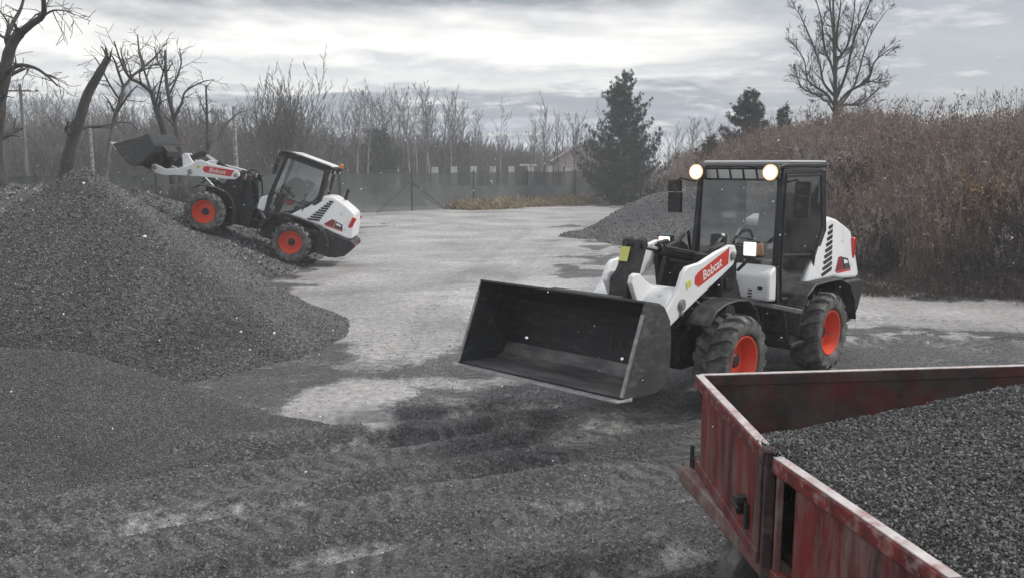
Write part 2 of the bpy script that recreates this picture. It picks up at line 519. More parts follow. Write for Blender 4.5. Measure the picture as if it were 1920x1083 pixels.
    tk2 = N(n, 'ShaderNodeMix', data_type='RGBA', blend_type='MULTIPLY'); l.new(mt('MULTIPLY', mt('SUBTRACT', ap_.outputs['Fac'], bars), .42), tk2.inputs[0]); l.new(tk.outputs[2], tk2.inputs[6]); tk2.inputs[7].default_value = (.45, .45, .45, 1)
    l.new(tk2.outputs[2], b.inputs['Base Color'])
    wn_ = N(n, 'ShaderNodeTexNoise'); wn_.inputs['Scale'].default_value = .8; wn_.inputs['Detail'].default_value = 7; wn_.inputs['Roughness'].default_value = .6
    mpw = N(n, 'ShaderNodeMapping'); mpw.inputs['Scale'].default_value = (.55, 1.5, 1); mpw.inputs['Location'].default_value = (3.1, .4, 0)
    l.new(vec, mpw.inputs[0]); l.new(mpw.outputs[0], wn_.inputs['Vector'])
    wr = N(n, 'ShaderNodeMapRange'); wr.interpolation_type = 'SMOOTHSTEP'; wr.inputs['From Min'].default_value = .53; wr.inputs['From Max'].default_value = .66
    wr.inputs['To Min'].default_value = .55; wr.inputs['To Max'].default_value = .16
    l.new(wn_.outputs[0], wr.inputs['Value']); l.new(wr.outputs[0], b.inputs['Roughness'])
    bs = N(n, 'ShaderNodeMapRange'); bs.inputs['From Min'].default_value = .16; bs.inputs['From Max'].default_value = .55; bs.inputs['To Min'].default_value = .12; bs.inputs['To Max'].default_value = .7
    l.new(wr.outputs[0], bs.inputs['Value'])
    b.inputs['Specular IOR Level'].default_value = .5
    bp = N(n, 'ShaderNodeBump'); l.new(bs.outputs[0], bp.inputs['Strength']); bp.inputs['Distance'].default_value = .02
    hs = N(n, 'ShaderNodeMath', operation='ADD'); l.new(vo.outputs['Distance'], hs.inputs[0]); l.new(vo2.outputs['Distance'], hs.inputs[1])
    inv = N(n, 'ShaderNodeMath', operation='MULTIPLY'); inv.inputs[1].default_value = -1; l.new(hs.outputs[0], inv.inputs[0])
    l.new(mt('SUBTRACT', inv.outputs[0], mt('MULTIPLY', bars, 1.6)), bp.inputs['Height']); l.new(bp.outputs[0], b.inputs['Normal'])
    return m


def pile_mat(name, scale, lo, hi):
    m, n, l, b = newmat(name)
    t = N(n, 'ShaderNodeTexCoord'); vec = t.outputs['Object']
    vo, cell = gravel_nodes(n, l, vec, scale)
    vo2, cell2 = gravel_nodes(n, l, vec, scale * 2.3)
    a = N(n, 'ShaderNodeMath', operation='MULTIPLY_ADD'); l.new(cell, a.inputs[0]); a.inputs[1].default_value = .6
    c = N(n, 'ShaderNodeMath', operation='MULTIPLY'); l.new(cell2, c.inputs[0]); c.inputs[1].default_value = .4
    l.new(c.outputs[0], a.inputs[2])
    r1 = N(n, 'ShaderNodeValToRGB'); e = r1.color_ramp.elements
    e[0].color = (lo, lo, lo, 1); e[1].color = (hi, hi, hi * .99, 1)
    e2 = e.new(.55); mid = lo + (hi - lo) * .33; e2.color = (mid, mid, mid, 1)
    l.new(a.outputs[0], r1.inputs[0])
    big = N(n, 'ShaderNodeTexNoise'); big.inputs['Scale'].default_value = .9; big.inputs['Detail'].default_value = 6
    l.new(vec, big.inputs['Vector'])
    r3 = N(n, 'ShaderNodeMapRange'); r3.inputs['From Min'].default_value = .3; r3.inputs['From Max'].default_value = .7
    r3.inputs['To Min'].default_value = .7; r3.inputs['To Max'].default_value = 1.25
    l.new(big.outputs[0], r3.inputs['Value'])
    ml = N(n, 'ShaderNodeMix', data_type='RGBA', blend_type='MULTIPLY'); ml.inputs[0].default_value = 1
    l.new(r1.outputs[0], ml.inputs[6]); l.new(r3.outputs[0], ml.inputs[7])
    at = N(n, 'ShaderNodeAttribute'); at.attribute_name = 'damp'  # darkens by painted shade on the front face and moist base
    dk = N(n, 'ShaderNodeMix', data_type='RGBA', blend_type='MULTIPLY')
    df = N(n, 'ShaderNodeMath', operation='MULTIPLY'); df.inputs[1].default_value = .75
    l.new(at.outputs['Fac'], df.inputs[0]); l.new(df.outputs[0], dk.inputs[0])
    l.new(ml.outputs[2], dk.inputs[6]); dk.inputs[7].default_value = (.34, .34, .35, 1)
    l.new(dk.outputs[2], b.inputs['Base Color'])
    b.inputs['Roughness'].default_value = .85; b.inputs['Specular IOR Level'].default_value = .3
    bp = N(n, 'ShaderNodeBump'); bp.inputs['Strength'].default_value = .9; bp.inputs['Distance'].default_value = .03
    inv = N(n, 'ShaderNodeMath', operation='MULTIPLY'); inv.inputs[1].default_value = -1; l.new(vo.outputs['Distance'], inv.inputs[0])
    l.new(inv.outputs[0], bp.inputs['Height']); l.new(bp.outputs[0], b.inputs['Normal'])
    return m


def stone_mat(name, lo, hi):
    m, n, l, b = newmat(name)
    oi = N(n, 'ShaderNodeObjectInfo')
    r1 = N(n, 'ShaderNodeValToRGB'); e = r1.color_ramp.elements
    e[0].color = (lo, lo, lo, 1); e[1].color = (hi, hi * .99, hi * .98, 1)
    e2 = e.new(.6); mid = lo + (hi - lo) * .35; e2.color = (mid, mid, mid, 1)
    l.new(oi.outputs['Random'], r1.inputs[0]); l.new(r1.outputs[0], b.inputs['Base Color'])
    b.inputs['Roughness'].default_value = .75
    b.inputs['Specular IOR Level'].default_value = .35
    return m


M['ground'] = ground_mat()
M['pile'] = pile_mat('crushed_stone', 44, .030, .32)
M['fines'] = pile_mat('stone_fines', 75, .045, .24)
M['load'] = pile_mat('stone_chippings', 75, .025, .24)
M['stone'] = stone_mat('loose_stones', .030, .40)
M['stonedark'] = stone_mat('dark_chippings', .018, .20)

# instanced stuff -----------------------------------------------------------
PROTO = D.collections.new('unlinked_shapes')


def proto_collection(name, meshes):
    c = D.collections.new(name)
    for i, me in enumerate(meshes):
        o = D.objects.new('%s_%02d' % (name, i), me)
        c.objects.link(o)
    return c


def scatter(name, pts, rots, scl, idx, coll, parent=None, mat=None):
    me = D.meshes.new(name)
    pts = np.asarray(pts, np.float32)
    me.vertices.add(len(pts)); me.vertices.foreach_set('co', pts.ravel())
    a = me.attributes.new('rot', 'FLOAT_VECTOR', 'POINT'); a.data.foreach_set('vector', np.asarray(rots, np.float32).ravel())
    a = me.attributes.new('scl', 'FLOAT_VECTOR', 'POINT')
    scl = np.asarray(scl, np.float32)
    if scl.ndim == 1: scl = np.repeat(scl[:, None], 3, 1)
    a.data.foreach_set('vector', scl.ravel())
    a = me.attributes.new('pick', 'INT', 'POINT'); a.data.foreach_set('value', np.asarray(idx, np.int32))
    me.update()
    o = link(name, me, parent)
    g = D.node_groups.new('scatter_' + name, 'GeometryNodeTree')
    g.interface.new_socket('Geometry', in_out='INPUT', socket_type='NodeSocketGeometry')
    g.interface.new_socket('Geometry', in_out='OUTPUT', socket_type='NodeSocketGeometry')
    n, l = g.nodes, g.links
    gi = n.new('NodeGroupInput'); go = n.new('NodeGroupOutput')
    ci = n.new('GeometryNodeCollectionInfo'); ci.inputs['Collection'].default_value = coll
    ci.inputs['Separate Children'].default_value = True; ci.inputs['Reset Children'].default_value = True
    ip = n.new('GeometryNodeInstanceOnPoints'); ip.inputs['Pick Instance'].default_value = True

    def attr(nm, tp):
        x = n.new('GeometryNodeInputNamedAttribute'); x.data_type = tp; x.inputs[0].default_value = nm
        return x.outputs[0]
    l.new(gi.outputs[0], ip.inputs['Points']); l.new(ci.outputs[0], ip.inputs['Instance'])
    l.new(attr('pick', 'INT'), ip.inputs['Instance Index'])
    l.new(attr('rot', 'FLOAT_VECTOR'), ip.inputs['Rotation'])
    l.new(attr('scl', 'FLOAT_VECTOR'), ip.inputs['Scale'])
    l.new(ip.outputs[0], go.inputs[0])
    md = o.modifiers.new('scatter', 'NODES'); md.node_group = g
    tag(o, kind='stuff')
    return o


def stone_meshes(mat, k=8):
    out = []
    for i in range(k):
        bm = bmesh.new()
        r = random.Random(50 + i)
        for _k in range(13):
            v = Vector((r.gauss(0, 1), r.gauss(0, 1), r.gauss(0, 1))).normalized() * r.uniform(.8, 1.1)
            bm.verts.new((v.x * 1.1, v.y * .85, v.z * .62))
        h = bmesh.ops.convex_hull(bm, input=bm.verts)
        bmesh.ops.delete(bm, geom=[g for g in h['geom_interior'] if isinstance(g, bmesh.types.BMVert)], context='VERTS')
        bmesh.ops.recalc_face_normals(bm, faces=bm.faces)
        me = D.meshes.new('stone'); bm.to_mesh(me); bm.free()
        me.materials.append(mat); out.append(me)
    return out


STONES = proto_collection('stone_shapes', stone_meshes(M['stone']))
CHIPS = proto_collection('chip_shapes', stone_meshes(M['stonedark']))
M['stoneload'] = stone_mat('trailer_chippings', .024, .27)
LOADST = proto_collection('load_shapes', stone_meshes(M['stoneload']))
RS = np.random.RandomState(11)


def rand_rot(n):
    return RS.uniform(0, 6.28, (n, 3))


# ------------------------------------------------------------------ terrain
def ground_h(x, y):
    h = .05 * (fbm(x * .25, y * .25, 3, 3) - .5) + .025 * (fbm(x * 1.5, y * 1.5, 9, 3) - .5)
    # wheel ruts across the foreground
    for (x0, y0, x1, y1, bend, w, dep) in ((-4.5, 5.35, .6, 7.9, .22, .13, .07), (-3.6, 4.75, 1.2, 6.9, .20, .15, .085),
                                           (-2.6, 4.3, 2.2, 6.1, .15, .13, .06), (-4.6, 5.8, .4, 8.5, .22, .11, .05), (-1.4, 3.9, 3, 5.4, .1, .14, .06)):
        dx, dy = x1 - x0, y1 - y0
        L = math.hypot(dx, dy)
        t = ((x - x0) * dx + (y - y0) * dy) / (L * L)
        d = ((x - x0) * dy - (y - y0) * dx) / L + bend * 4 * t * (1 - t) + .12 * (fbm(t * 5, t * 0 + 3, 21, 2) - .5)
        m = sst(-.05, .12, t) * (1 - sst(.85, 1.1, t))
        h = h + m * dep * 1.9 * (-np.exp(-(d / w) ** 2) + .75 * np.exp(-((d - 1.9 * w) / w) ** 2) + .5 * np.exp(-((d + 1.9 * w) / w) ** 2))
    al = (x * .90 + y * .44); ac = (-x * .44 + y * .90) + .35 * (fbm(al * .35, al * 0 + 2, 151, 2) - .5)
    fore = sst(9.5, 7.0, y) * sst(3.4, 1.5, np.abs(x + .8) * .6)
    h = h + fore * .25 * (fbm(al * .30, ac * 2.7, 153, 3) - .5)
    near = sst(26, 40, np.hypot(x, y))
    return h * (1 - near * .6)


PALE = [(-2, 42, 11, 9, 1.0), (-1.6, 28, 4.6, 10, 1.05), (-1.7, 19, 3.0, 6, 1.05), (-1.4, 13.5, 1.9, 3.2, .75), (-1.70, 8.6, .55, .95, 1.1),  # driven pale track, plus wet spots with sky sheen painted in
        (8.2, 13.6, 4.6, 1.6, .95), (3.5, 16.5, 5, 2.2, .8), (-.6, 9.3, .9, .3, .75), (-5, 26, 3, 4, .6), (-3.4, 17.6, 1.8, .8, .5)]


RUTS = ((-4.5, 5.35, .6, 7.9, .22, .13), (-3.6, 4.75, 1.2, 6.9, .20, .15), (-2.6, 4.3, 2.2, 6.1, .15, .13), (-4.6, 5.8, .4, 8.5, .22, .11), (-1.4, 3.9, 3, 5.4, .1, .14))


def pale_mask(x, y):
    m = np.zeros_like(x) + .02 + .10 * sst(6.5, 9, y)
    for (x0, y0, x1, y1, bend, w) in RUTS:        # tyres press the dust pale and throw dark chippings aside
        dx, dy = x1 - x0, y1 - y0
        L = math.hypot(dx, dy)
        t = ((x - x0) * dx + (y - y0) * dy) / (L * L)
        d = ((x - x0) * dy - (y - y0) * dx) / L + bend * 4 * t * (1 - t) + .12 * (fbm(t * 5, t * 0 + 3, 21, 2) - .5)
        e = sst(-.05, .12, t) * (1 - sst(.85, 1.1, t))
        m = m + e * (.85 * np.exp(-(d / w) ** 2) - .75 * np.exp(-((d - 1.9 * w) / w) ** 2) - .6 * np.exp(-((d + 1.9 * w) / w) ** 2))
    al = (x * .90 + y * .44); ac = (-x * .44 + y * .90) + .35 * (fbm(al * .35, al * 0 + 2, 151, 2) - .5)
    m = m + sst(9.5, 7.0, y) * 1.5 * (fbm(al * .30 + 9, ac * 2.6, 157, 3) - .5)
    m = np.clip(m, -.6, .36)
    for (cx, cy, rx, ry, s) in PALE:
        q = ((x - cx) / rx) ** 2 + ((y - cy) / ry) ** 2
        q = q * (1 + 1.1 * (fbm(x * 1.7 + 40, y * 1.7, 111, 4) - .5) * 2)
        m = np.maximum(m, s * (1 - sst(.25, 1.5, q)))
    far = sst(45, 60, y)
    m = m + .22 * sst(9.2, 12, y) * (1 - far) * (m > .3)
    return m * (1 - far) + .25 * far


def gp_(px, py):                        # ground point seen along a direction, used to lay out the tyre prints
    b = -(py - 541.5) / F_PX
    c, n = math.cos(PITCH), math.sin(PITCH)
    k = -CAM_H / (-n + b * c)
    return ((px - 960) / F_PX * k, (c + b * n) * k)


PRINTS = [[gp_(*p) for p in q] for q in (
    [(-60, 1000), (200, 962), (450, 915), (640, 872), (790, 815), (880, 740), (905, 660)],
    [(-60, 1120), (300, 1052), (560, 985), (800, 930), (1000, 870), (1150, 800), (1260, 735)],
    [(420, 1180), (640, 1075), (860, 1010), (1080, 950), (1250, 880), (1330, 820)],
    [(700, 690), (760, 640), (800, 580), (850, 520), (930, 470), (990, 430)],
    [(860, 660), (900, 600), (935, 545), (985, 492), (1040, 450)],
    [(1900, 655), (1760, 640), (1640, 640), (1500, 660)], [(1900, 612), (1780, 600), (1660, 596), (1560, 600)])]


def track_fields(x, y):
    mask = np.zeros_like(x); al = np.zeros_like(x); ac = np.zeros_like(x)
    for pl in PRINTS:
        P = np.array(pl); n = len(P)
        t = np.linspace(0, n - 1, (n - 1) * 6 + 1); i = np.clip(t.astype(int), 0, n - 2); f = (t - i)[:, None]
        p0 = P[np.clip(i - 1, 0, n - 1)]; p1 = P[i]; p2 = P[i + 1]; p3 = P[np.clip(i + 2, 0, n - 1)]
        Q = .5 * (2 * p1 + (p2 - p0) * f + (2 * p0 - 5 * p1 + 4 * p2 - p3) * f ** 2 + (-p0 + 3 * p1 - 3 * p2 + p3) * f ** 3)
        s0 = 0
        best = np.full(x.shape, 9.0); bal = np.zeros_like(x); bac = np.zeros_like(x)
        box = (x > Q[:, 0].min() - .6) & (x < Q[:, 0].max() + .6) & (y > Q[:, 1].min() - .6) & (y < Q[:, 1].max() + .6)
        xx, yy = x[box], y[box]
        bb, aa, cc = best[box], bal[box], bac[box]
        for a, b in zip(Q[:-1], Q[1:]):
            d = b - a; L = math.hypot(*d)
            tt = np.clip(((xx - a[0]) * d[0] + (yy - a[1]) * d[1]) / (L * L), 0, 1)
            sx = ((xx - a[0]) * d[1] - (yy - a[1]) * d[0]) / L
            dist = np.hypot(xx - a[0] - tt * d[0], yy - a[1] - tt * d[1])
            m = dist < bb
            bb = np.where(m, dist, bb); aa = np.where(m, s0 + tt * L, aa); cc = np.where(m, sx, cc)
            s0 += L
        mk = sst(.24, .13, bb) * (.55 + .9 * (fbm(xx * 1.1, yy * 1.1, 181, 3) - .35))
        m0 = mask[box]; w = mk > m0
        mask[box] = np.where(w, mk, m0); al[box] = np.where(w | (m0 < .02) & (bb < .4), aa, al[box]); ac[box] = np.where(w | (m0 < .02) & (bb < .4), cc, ac[box])
    return np.clip(mask, 0, 1), al, ac


xs = np.concatenate([-np.geomspace(700, 14, 40), np.arange(-13.9, 13.9, .11), np.geomspace(14, 700, 40)])
ys = np.concatenate([-np.geomspace(200, 3, 14), np.arange(-2.5, 3.5, .5), np.arange(3.5, 14, .09), np.arange(14, 26, .2), np.arange(26, 60, .6), np.geomspace(60, 1200, 40)])
GX, GY = np.meshgrid(xs, ys)
GZ = ground_h(GX, GY)
TM, TAL, TAC = track_fields(GX, GY)
GZ = GZ - .035 * TM
nx, ny = len(xs), len(ys)
ii = np.arange(nx * ny).reshape(ny, nx)
quads = np.stack([ii[:-1, :-1], ii[:-1, 1:], ii[1:, 1:], ii[1:, :-1]], -1).reshape(-1, 4)
me = mesh_np('ground', np.stack([GX, GY, GZ], -1).reshape(-1, 3), quads, M['ground'], smooth=True)
a = me.attributes.new('pale', 'FLOAT', 'POINT'); a.data.foreach_set('value', pale_mask(GX, GY).astype(np.float32).ravel())
for nm_, ar_ in (('print', TM), ('along', TAL), ('across', TAC)):
    a = me.attributes.new(nm_, 'FLOAT', 'POINT'); a.data.foreach_set('value', ar_.astype(np.float32).ravel())
ground = tag(link('ground', me), 'dark gravel yard with paler driven track', kind='structure')


# piles: height functions
def cone(x, y, cx, cy, h, slope, round_=.07):
    d = np.hypot(x - cx, y - cy)
    d = np.sqrt(d * d + round_ ** 2) - round_
    return h - d * slope


def seg_dist(x, y, p, q):
    dx, dy = q[0] - p[0], q[1] - p[1]
    t = np.clip(((x - p[0]) * dx + (y - p[1]) * dy) / (dx * dx + dy * dy), 0, 1)
    return np.hypot(x - p[0] - t * dx, y - p[1] - t * dy), t


def smax(a, b, k=.15):
    return np.log(np.exp(a / k) + np.exp(b / k)) * k


def pile_a(x, y):           # the tall sharp cone on the left
    z = cone(x, y, -6.05, 12.0, 2.42, .72)
    d, t = seg_dist(x, y, (-6.05, 12.0), (-2.75, 11.0))
    z = np.maximum(z, (2.36 - 2.36 * t) * 1.0 + .05 * np.sin(np.pi * t) - np.where((x + 6.05) + (y - 12) * 3.3 > 0, .58, .68) * d)   # shoulder towards the yard
    d2, t2 = seg_dist(x, y, (-6.05, 12.0), (-9.5, 12.2))
    z = np.maximum(z, (2.34 - 2.05 * t2) - .70 * d2)
    ang = np.arctan2(y - 12, x + 6.05)
    fl = (fbm(ang * 5, np.hypot(x + 6, y - 12) * .25, 31, 3) - .5)
    z = z + .14 * fl * sst(.2, 1.5, 2.3 - z) + .035 * (fbm(x * 2.2, y * 2.2, 33, 3) - .5)
    z = .16 * np.log1p(np.exp(np.clip(z / .16, -30, 30))) - .035
    return z - .5 * sst(.03, -.035, z)


def pile_b(x, y):           # the rough bank the far loader climbs
    ramp = np.clip((-4.938 - x) * .3703, -1, 1.75) + .05 * (fbm(x * 2, y * 2, 41, 3) - .5)
    lat = np.abs(y - 20.5) - 1.9
    z = ramp - np.maximum(lat, 0) * .6
    rough = np.clip((-8.3 - x), 0, 1) * .45 * (fbm(x * 1.3, y * 1.3, 44, 4) - .42)
    return z + rough


def pile_c(x, y):           # the low smooth mound of fines in front
    d, t = seg_dist(x, y, (-7.5, 6.9), (-1.6, 7.62))
    crest = np.interp(t, [0, .45, .62, .75, .87, 1], [.88, .87, .78, .50, .2, -.04])
    side = ((x + 4) * 0 + (y - (6.9 + (x + 7.5) * .122)))
    w = np.where(side > 0, .62, .50)
    dd = np.sqrt(d * d + .02) - .14
    z = crest - dd * w
    z = .07 * np.log1p(np.exp(np.clip(z / .07, -30, 30))) - .02
    z = z - .5 * sst(.025, -.02, z)
    return z + .05 * (fbm(x * 1.2, y * 1.2, 51, 3) - .5) * sst(0, .2, z) + .02 * (fbm(x * 5, y * 5, 52, 2) - .5)


def pile_d(x, y):           # grey mound in front of the evergreen
    d, t = seg_dist(x, y, (2.6, 28.8), (8.5, 30.5))
    crest = np.interp(t, [0, .2, .4, .7, 1], [.15, .85, 1.5, 1.72, 1.6])
    d1, t1 = seg_dist(x, y, (5.6, 27.2), (8.5, 25))
    z = crest - np.maximum(d - .4, 0) * .33
    z = np.maximum(z, .9 - d1 * .33)
    z = .2 * np.log1p(np.exp(np.clip(z / .2, -30, 30))) - .06
    return z - .5 * sst(.10, -.06, z) + .22 * (fbm(x * .8, y * .8, 61, 4) - .5)


def pile_e(x, y):           # rubble at the left edge
    z = cone(x, y, -9.8, 16.2, 1.10, .45, .8)
    return z + .45 * (fbm(x * 1.4, y * 1.4, 71, 4) - .5)


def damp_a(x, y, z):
    front = sst(.25, -.35, ((x + 6.05) + (y - 12) * 3.3) / 3.45 + .25 * (fbm(x * 1.5, y * 1.5, 143, 3) - .5))  # front face darkened in colour to stand for its shade
    return .50 * front + .42 * np.clip(sst(1.25, .25, z + .5 * (fbm(x * .9, y * .9, 141, 3) - .5)) * sst(-3.2, -4.6, x) * (y < 12), 0, 1)  # painted front shade plus moist stone low on the left


def pile_obj(name, f, x0, x1, y0, y1, st, mat, label, cat='gravel pile', group=None, damp=None):
    X, Y = np.meshgrid(np.arange(x0, x1, st), np.arange(y0, y1, st))
    Z = f(X, Y)
    G = ground_h(X, Y)
    Z = np.maximum(Z, G - .06)
    ny_, nx_ = X.shape
    I = np.arange(nx_ * ny_).reshape(ny_, nx_)
    q = np.stack([I[:-1, :-1], I[:-1, 1:], I[1:, 1:], I[1:, :-1]], -1).reshape(-1, 4)
    keep = (Z > G - .055).reshape(-1)[q].any(1)
    q = q[keep]
    used = np.unique(q); remap = -np.ones(nx_ * ny_, int); remap[used] = np.arange(len(used))
    V = np.stack([X, Y, Z], -1).reshape(-1, 3)[used]
    me = mesh_np(name, V, remap[q], mat, smooth=True)
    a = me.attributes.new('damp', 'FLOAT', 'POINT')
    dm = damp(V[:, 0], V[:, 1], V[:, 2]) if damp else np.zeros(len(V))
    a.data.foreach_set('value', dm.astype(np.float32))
    o = link(name, me)
    tag(o, label, cat, group)
    return o


def stones_on(name, f, pts, size, coll, parent=None, sink=.25, keepf=None):
    x, y = pts[:, 0], pts[:, 1]
    z = f(x, y)
    k = np.ones(len(x), bool) if keepf is None else keepf(x, y, z)
    x, y, z = x[k], y[k], z[k]
    n = len(x)
    s = size[0] + (size[1] - size[0]) * RS.rand(n) ** 2.2
    P = np.stack([x, y, z + s * sink], 1)
    return scatter(name, P, rand_rot(n), s, RS.randint(0, 8, n), coll, parent)


def in_view(x, y, margin=.05):
    return np.abs(x) < y * (.604 + margin) + .4


gp = 'heaps of crushed stone in the yard'
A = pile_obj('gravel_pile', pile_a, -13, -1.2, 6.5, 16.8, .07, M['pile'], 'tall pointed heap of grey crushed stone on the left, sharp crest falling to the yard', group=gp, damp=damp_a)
B_ = pile_obj('gravel_bank', pile_b, -14, -4.2, 16.0, 24.5, .10, M['pile'], 'sloping bank of loose stone that the climbing loader stands on', group=gp)
C_ = pile_obj('gravel_pile', pile_c, -8.5, -.9, 5.0, 9.3, .06, M['fines'], 'low smooth rounded mound of fine dark gravel in front of the tall heap', group=gp)
D_ = pile_obj('gravel_pile', pile_d, -.5, 11, 21.5, 36, .16, M['pile'], 'broad dark gravel mound in front of the big evergreen', group=gp)
E_ = pile_obj('rubble_pile', pile_e, -14.5, -6.8, 13.5, 21, .13, M['pile'], 'rough dark rubble heap at the far left behind the pointed heap', group=gp)


def vis(f):
    return lambda x, y, z: in_view(x, y) & (z > ground_h(x, y) - .02)


n = 52000
pts = np.stack([RS.uniform(-9.5, -1.4, n), RS.uniform(7.4, 13.2, n)], 1)
_d = damp_a(pts[:, 0], pts[:, 1], pile_a(pts[:, 0], pts[:, 1])) > RS.rand(n) * .9 + .1  # darker stones follow the painted shade and moist base
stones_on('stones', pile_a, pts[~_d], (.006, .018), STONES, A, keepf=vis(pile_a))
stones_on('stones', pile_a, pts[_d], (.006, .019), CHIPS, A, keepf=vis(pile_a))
n = 14000
pts = np.stack([RS.uniform(-12.5, -4.3, n), RS.uniform(16.5, 23.5, n)], 1)
stones_on('stones', pile_b, pts, (.010, .05), STONES, B_, keepf=vis(pile_b))
n = 34000
pts = np.stack([RS.uniform(-5.2, -1.2, n), RS.uniform(5.4, 8.4, n)], 1)
stones_on('stones', pile_c, pts, (.003, .0075), STONES, C_, keepf=vis(pile_c))
n = 12000
pts = np.stack([RS.uniform(0, 10, n), RS.uniform(22, 32, n)], 1)
stones_on('stones', pile_d, pts, (.012, .045), STONES, D_, keepf=vis(pile_d))
n = 6000
pts = np.stack([RS.uniform(-13, -7, n), RS.uniform(14, 19, n)], 1)
stones_on('stones', pile_e, pts, (.015, .07), STONES, E_, keepf=vis(pile_e))


def ground_keep(x, y, z):
    c = in_view(x, y)
    for f in (pile_a, pile_c):
        c &= f(x, y) < z + .02
    return c & (RS.rand(len(x)) > np.maximum(pale_mask(x, y) * .8, track_fields(x, y)[0] * .85))


u = RS.rand(75000)
gy = 4.6 * (16 / 4.6) ** (u ** .85)
gx = RS.uniform(-.66, .66, len(gy)) * gy
gs = stones_on('gravel', ground_h, np.stack([gx, gy], 1), (.003, .011), STONES, keepf=ground_keep)
tag(gs, 'loose gravel scattered over the yard', 'gravel')

# ------------------------------------------------------------------ wheel loaders
TR = .467          # tyre radius
RIMR = .265
PIV = (1.74, 1.48)  # lift arm pivot (x, z)


def rot2(p, a, o=(0, 0)):
    c, s = math.cos(a), math.sin(a)
    x, z = p[0] - o[0], p[1] - o[1]
    return (o[0] + c * x - s * z, o[1] + s * x + c * z)


def text_mesh(body, size, mat, bold=.012):
    cu = D.curves.new('lettering', 'FONT')
    cu.body = body; cu.size = size; cu.extrude = .0015; cu.align_x = 'CENTER'; cu.align_y = 'CENTER'
    cu.offset = bold * size; cu.shear = .18
    o = D.objects.new('lettering', cu); COL.objects.link(o)
    dg = bpy.context.evaluated_depsgraph_get()
    me = D.meshes.new_from_object(o.evaluated_get(dg))
    D.objects.remove(o); D.curves.remove(cu)
    me.materials.clear(); me.materials.append(mat)
    return me


LOGO = text_mesh('Bobcat', .135, M['letter'])


def tyre_mesh():
    m = MB()
    w = .18
    prof = [(-w * .80, RIMR + .005), (-w * .98, RIMR + .03), (-w * 1.04, .34), (-w, .395), (-w * .86, .418), (-w * .4, .428), (0, .430),
            (w * .4, .428), (w * .86, .418), (w, .395), (w * 1.04, .34), (w * .98, RIMR + .03), (w * .80, RIMR + .005)]
    m.lathe(prof, 48)
    nl = 17
    for k in range(nl):
        for side in (-1, 1):
            a0 = 2 * math.pi * (k + (.5 if side > 0 else 0)) / nl
            # chevron block from the middle to the shoulder, in three pieces
            P = []
            for (yy, da, hw) in ((.008, -.03, .10), (.075, .04, .105), (.135, .11, .10), (.186, .13, .085)):
                for sg in (-1, 1):
                    for lv in (0, 1):
                        rr = (.418, .470) if yy < .1 else (.36, .425)
                        if yy > .1 and yy < .14: rr = (.41, .466)
                        a = a0 + da + sg * hw * (1 if lv == 0 else .9)
                        r_ = rr[lv]
                        P.append((r_ * math.cos(a), side * yy, r_ * math.sin(a)))
            fs = []
            for j in range(3):
                b = j * 4
                c = b + 4
                fs += [(b + 1, b + 3, c + 3, c + 1), (b, b + 1, c + 1, c), (b + 3, b + 2, c + 2, c + 3)]
            fs += [(0, 2, 3, 1), (12, 13, 15, 14)]
            m.add(P, fs)
    me = m.mesh('tyre', M['rubber']); fix_normals(me); shade(me, 35)
    return me


def rim_mesh():
    m = MB()
    # local +y is the outside
    prof = [(.150, RIMR + .004), (.162, RIMR), (.160, RIMR - .014), (.140, RIMR - .022), (.105, RIMR - .034), (.06, RIMR - .05), (.02, RIMR - .055),
            (.005, .185), (.018, .15), (.022, .085), (.0, .08), (-.03, .08)]
    m.lathe(prof, 48)
    prof2 = [(-.150, RIMR + .004), (-.160, RIMR - .01), (-.10, RIMR - .03), (0, RIMR - .05)]
    m.lathe(prof2, 40)
    for k in range(8):
        a = 2 * math.pi * k / 8
        c = (.118 * math.cos(a), .020, .118 * math.sin(a))
        m.cyl(c, (c[0], .036, c[2]), .013, 8)
    me = m.mesh('rim', M['orange']); fix_normals(me); shade(me, 35)
    return me


def hub_mesh():
    m = MB()
    m.lathe([(-.12, .0), (-.12, .11), (-.02, .11), (.0, .082), (.055, .075), (.07, .06), (.072, 0)], 24)
    for k in range(6):
        a = 2 * math.pi * k / 6 + .2
        c = (.052 * math.cos(a), .06, .052 * math.sin(a))
        m.cyl(c, (c[0], .078, c[2]), .008, 6)
    me = m.mesh('hub', M['dark']); fix_normals(me); shade(me, 35)
    return me


TYRE, RIM, HUB = tyre_mesh(), rim_mesh(), hub_mesh()


def wheel(parent, x, side, spin):
    w = link('wheel', HUB, parent, (x, side * .68, TR))
    w.rotation_euler = (0, spin, 0 if side > 0 else math.pi)
    link('tyre', TYRE, w); link('rim', RIM, w)
    return w


def arc_strip(m, pts, y0, y1, th):
    """bent sheet following pts (x,z), between y0 and y1"""
    n = len(pts)
    P = np.array(pts, float)
    T = np.gradient(P, axis=0); T /= np.linalg.norm(T, axis=1)[:, None]
    Nn = np.stack([-T[:, 1], T[:, 0]], 1)
    o = P + Nn * th
    vs, fs = [], []
    for i in range(n):
        vs += [(P[i][0], y0, P[i][1]), (P[i][0], y1, P[i][1]), (o[i][0], y1, o[i][1]), (o[i][0], y0, o[i][1])]
    for i in range(n - 1):
        for k in range(4):
            k2 = (k + 1) % 4
            fs.append((i * 4 + k, i * 4 + k2, i * 4 + 4 + k2, i * 4 + 4 + k))
    fs += [(0, 3, 2, 1), (4 * n - 4, 4 * n - 3, 4 * n - 2, 4 * n - 1)]
    m.add(vs, fs)


def bar(m, p, q, w, d):
    """square bar from p to q"""
    p, q = Vector(p), Vector(q)
    v = q - p
    rotm = v.to_track_quat('Z', 'Y').to_matrix()
    m.box(tuple((p + q) / 2), (w, d, v.length), rotm)


def hood_w(x, z):
    return .635 - .12 * max(0, (z - 1.0)) / .8


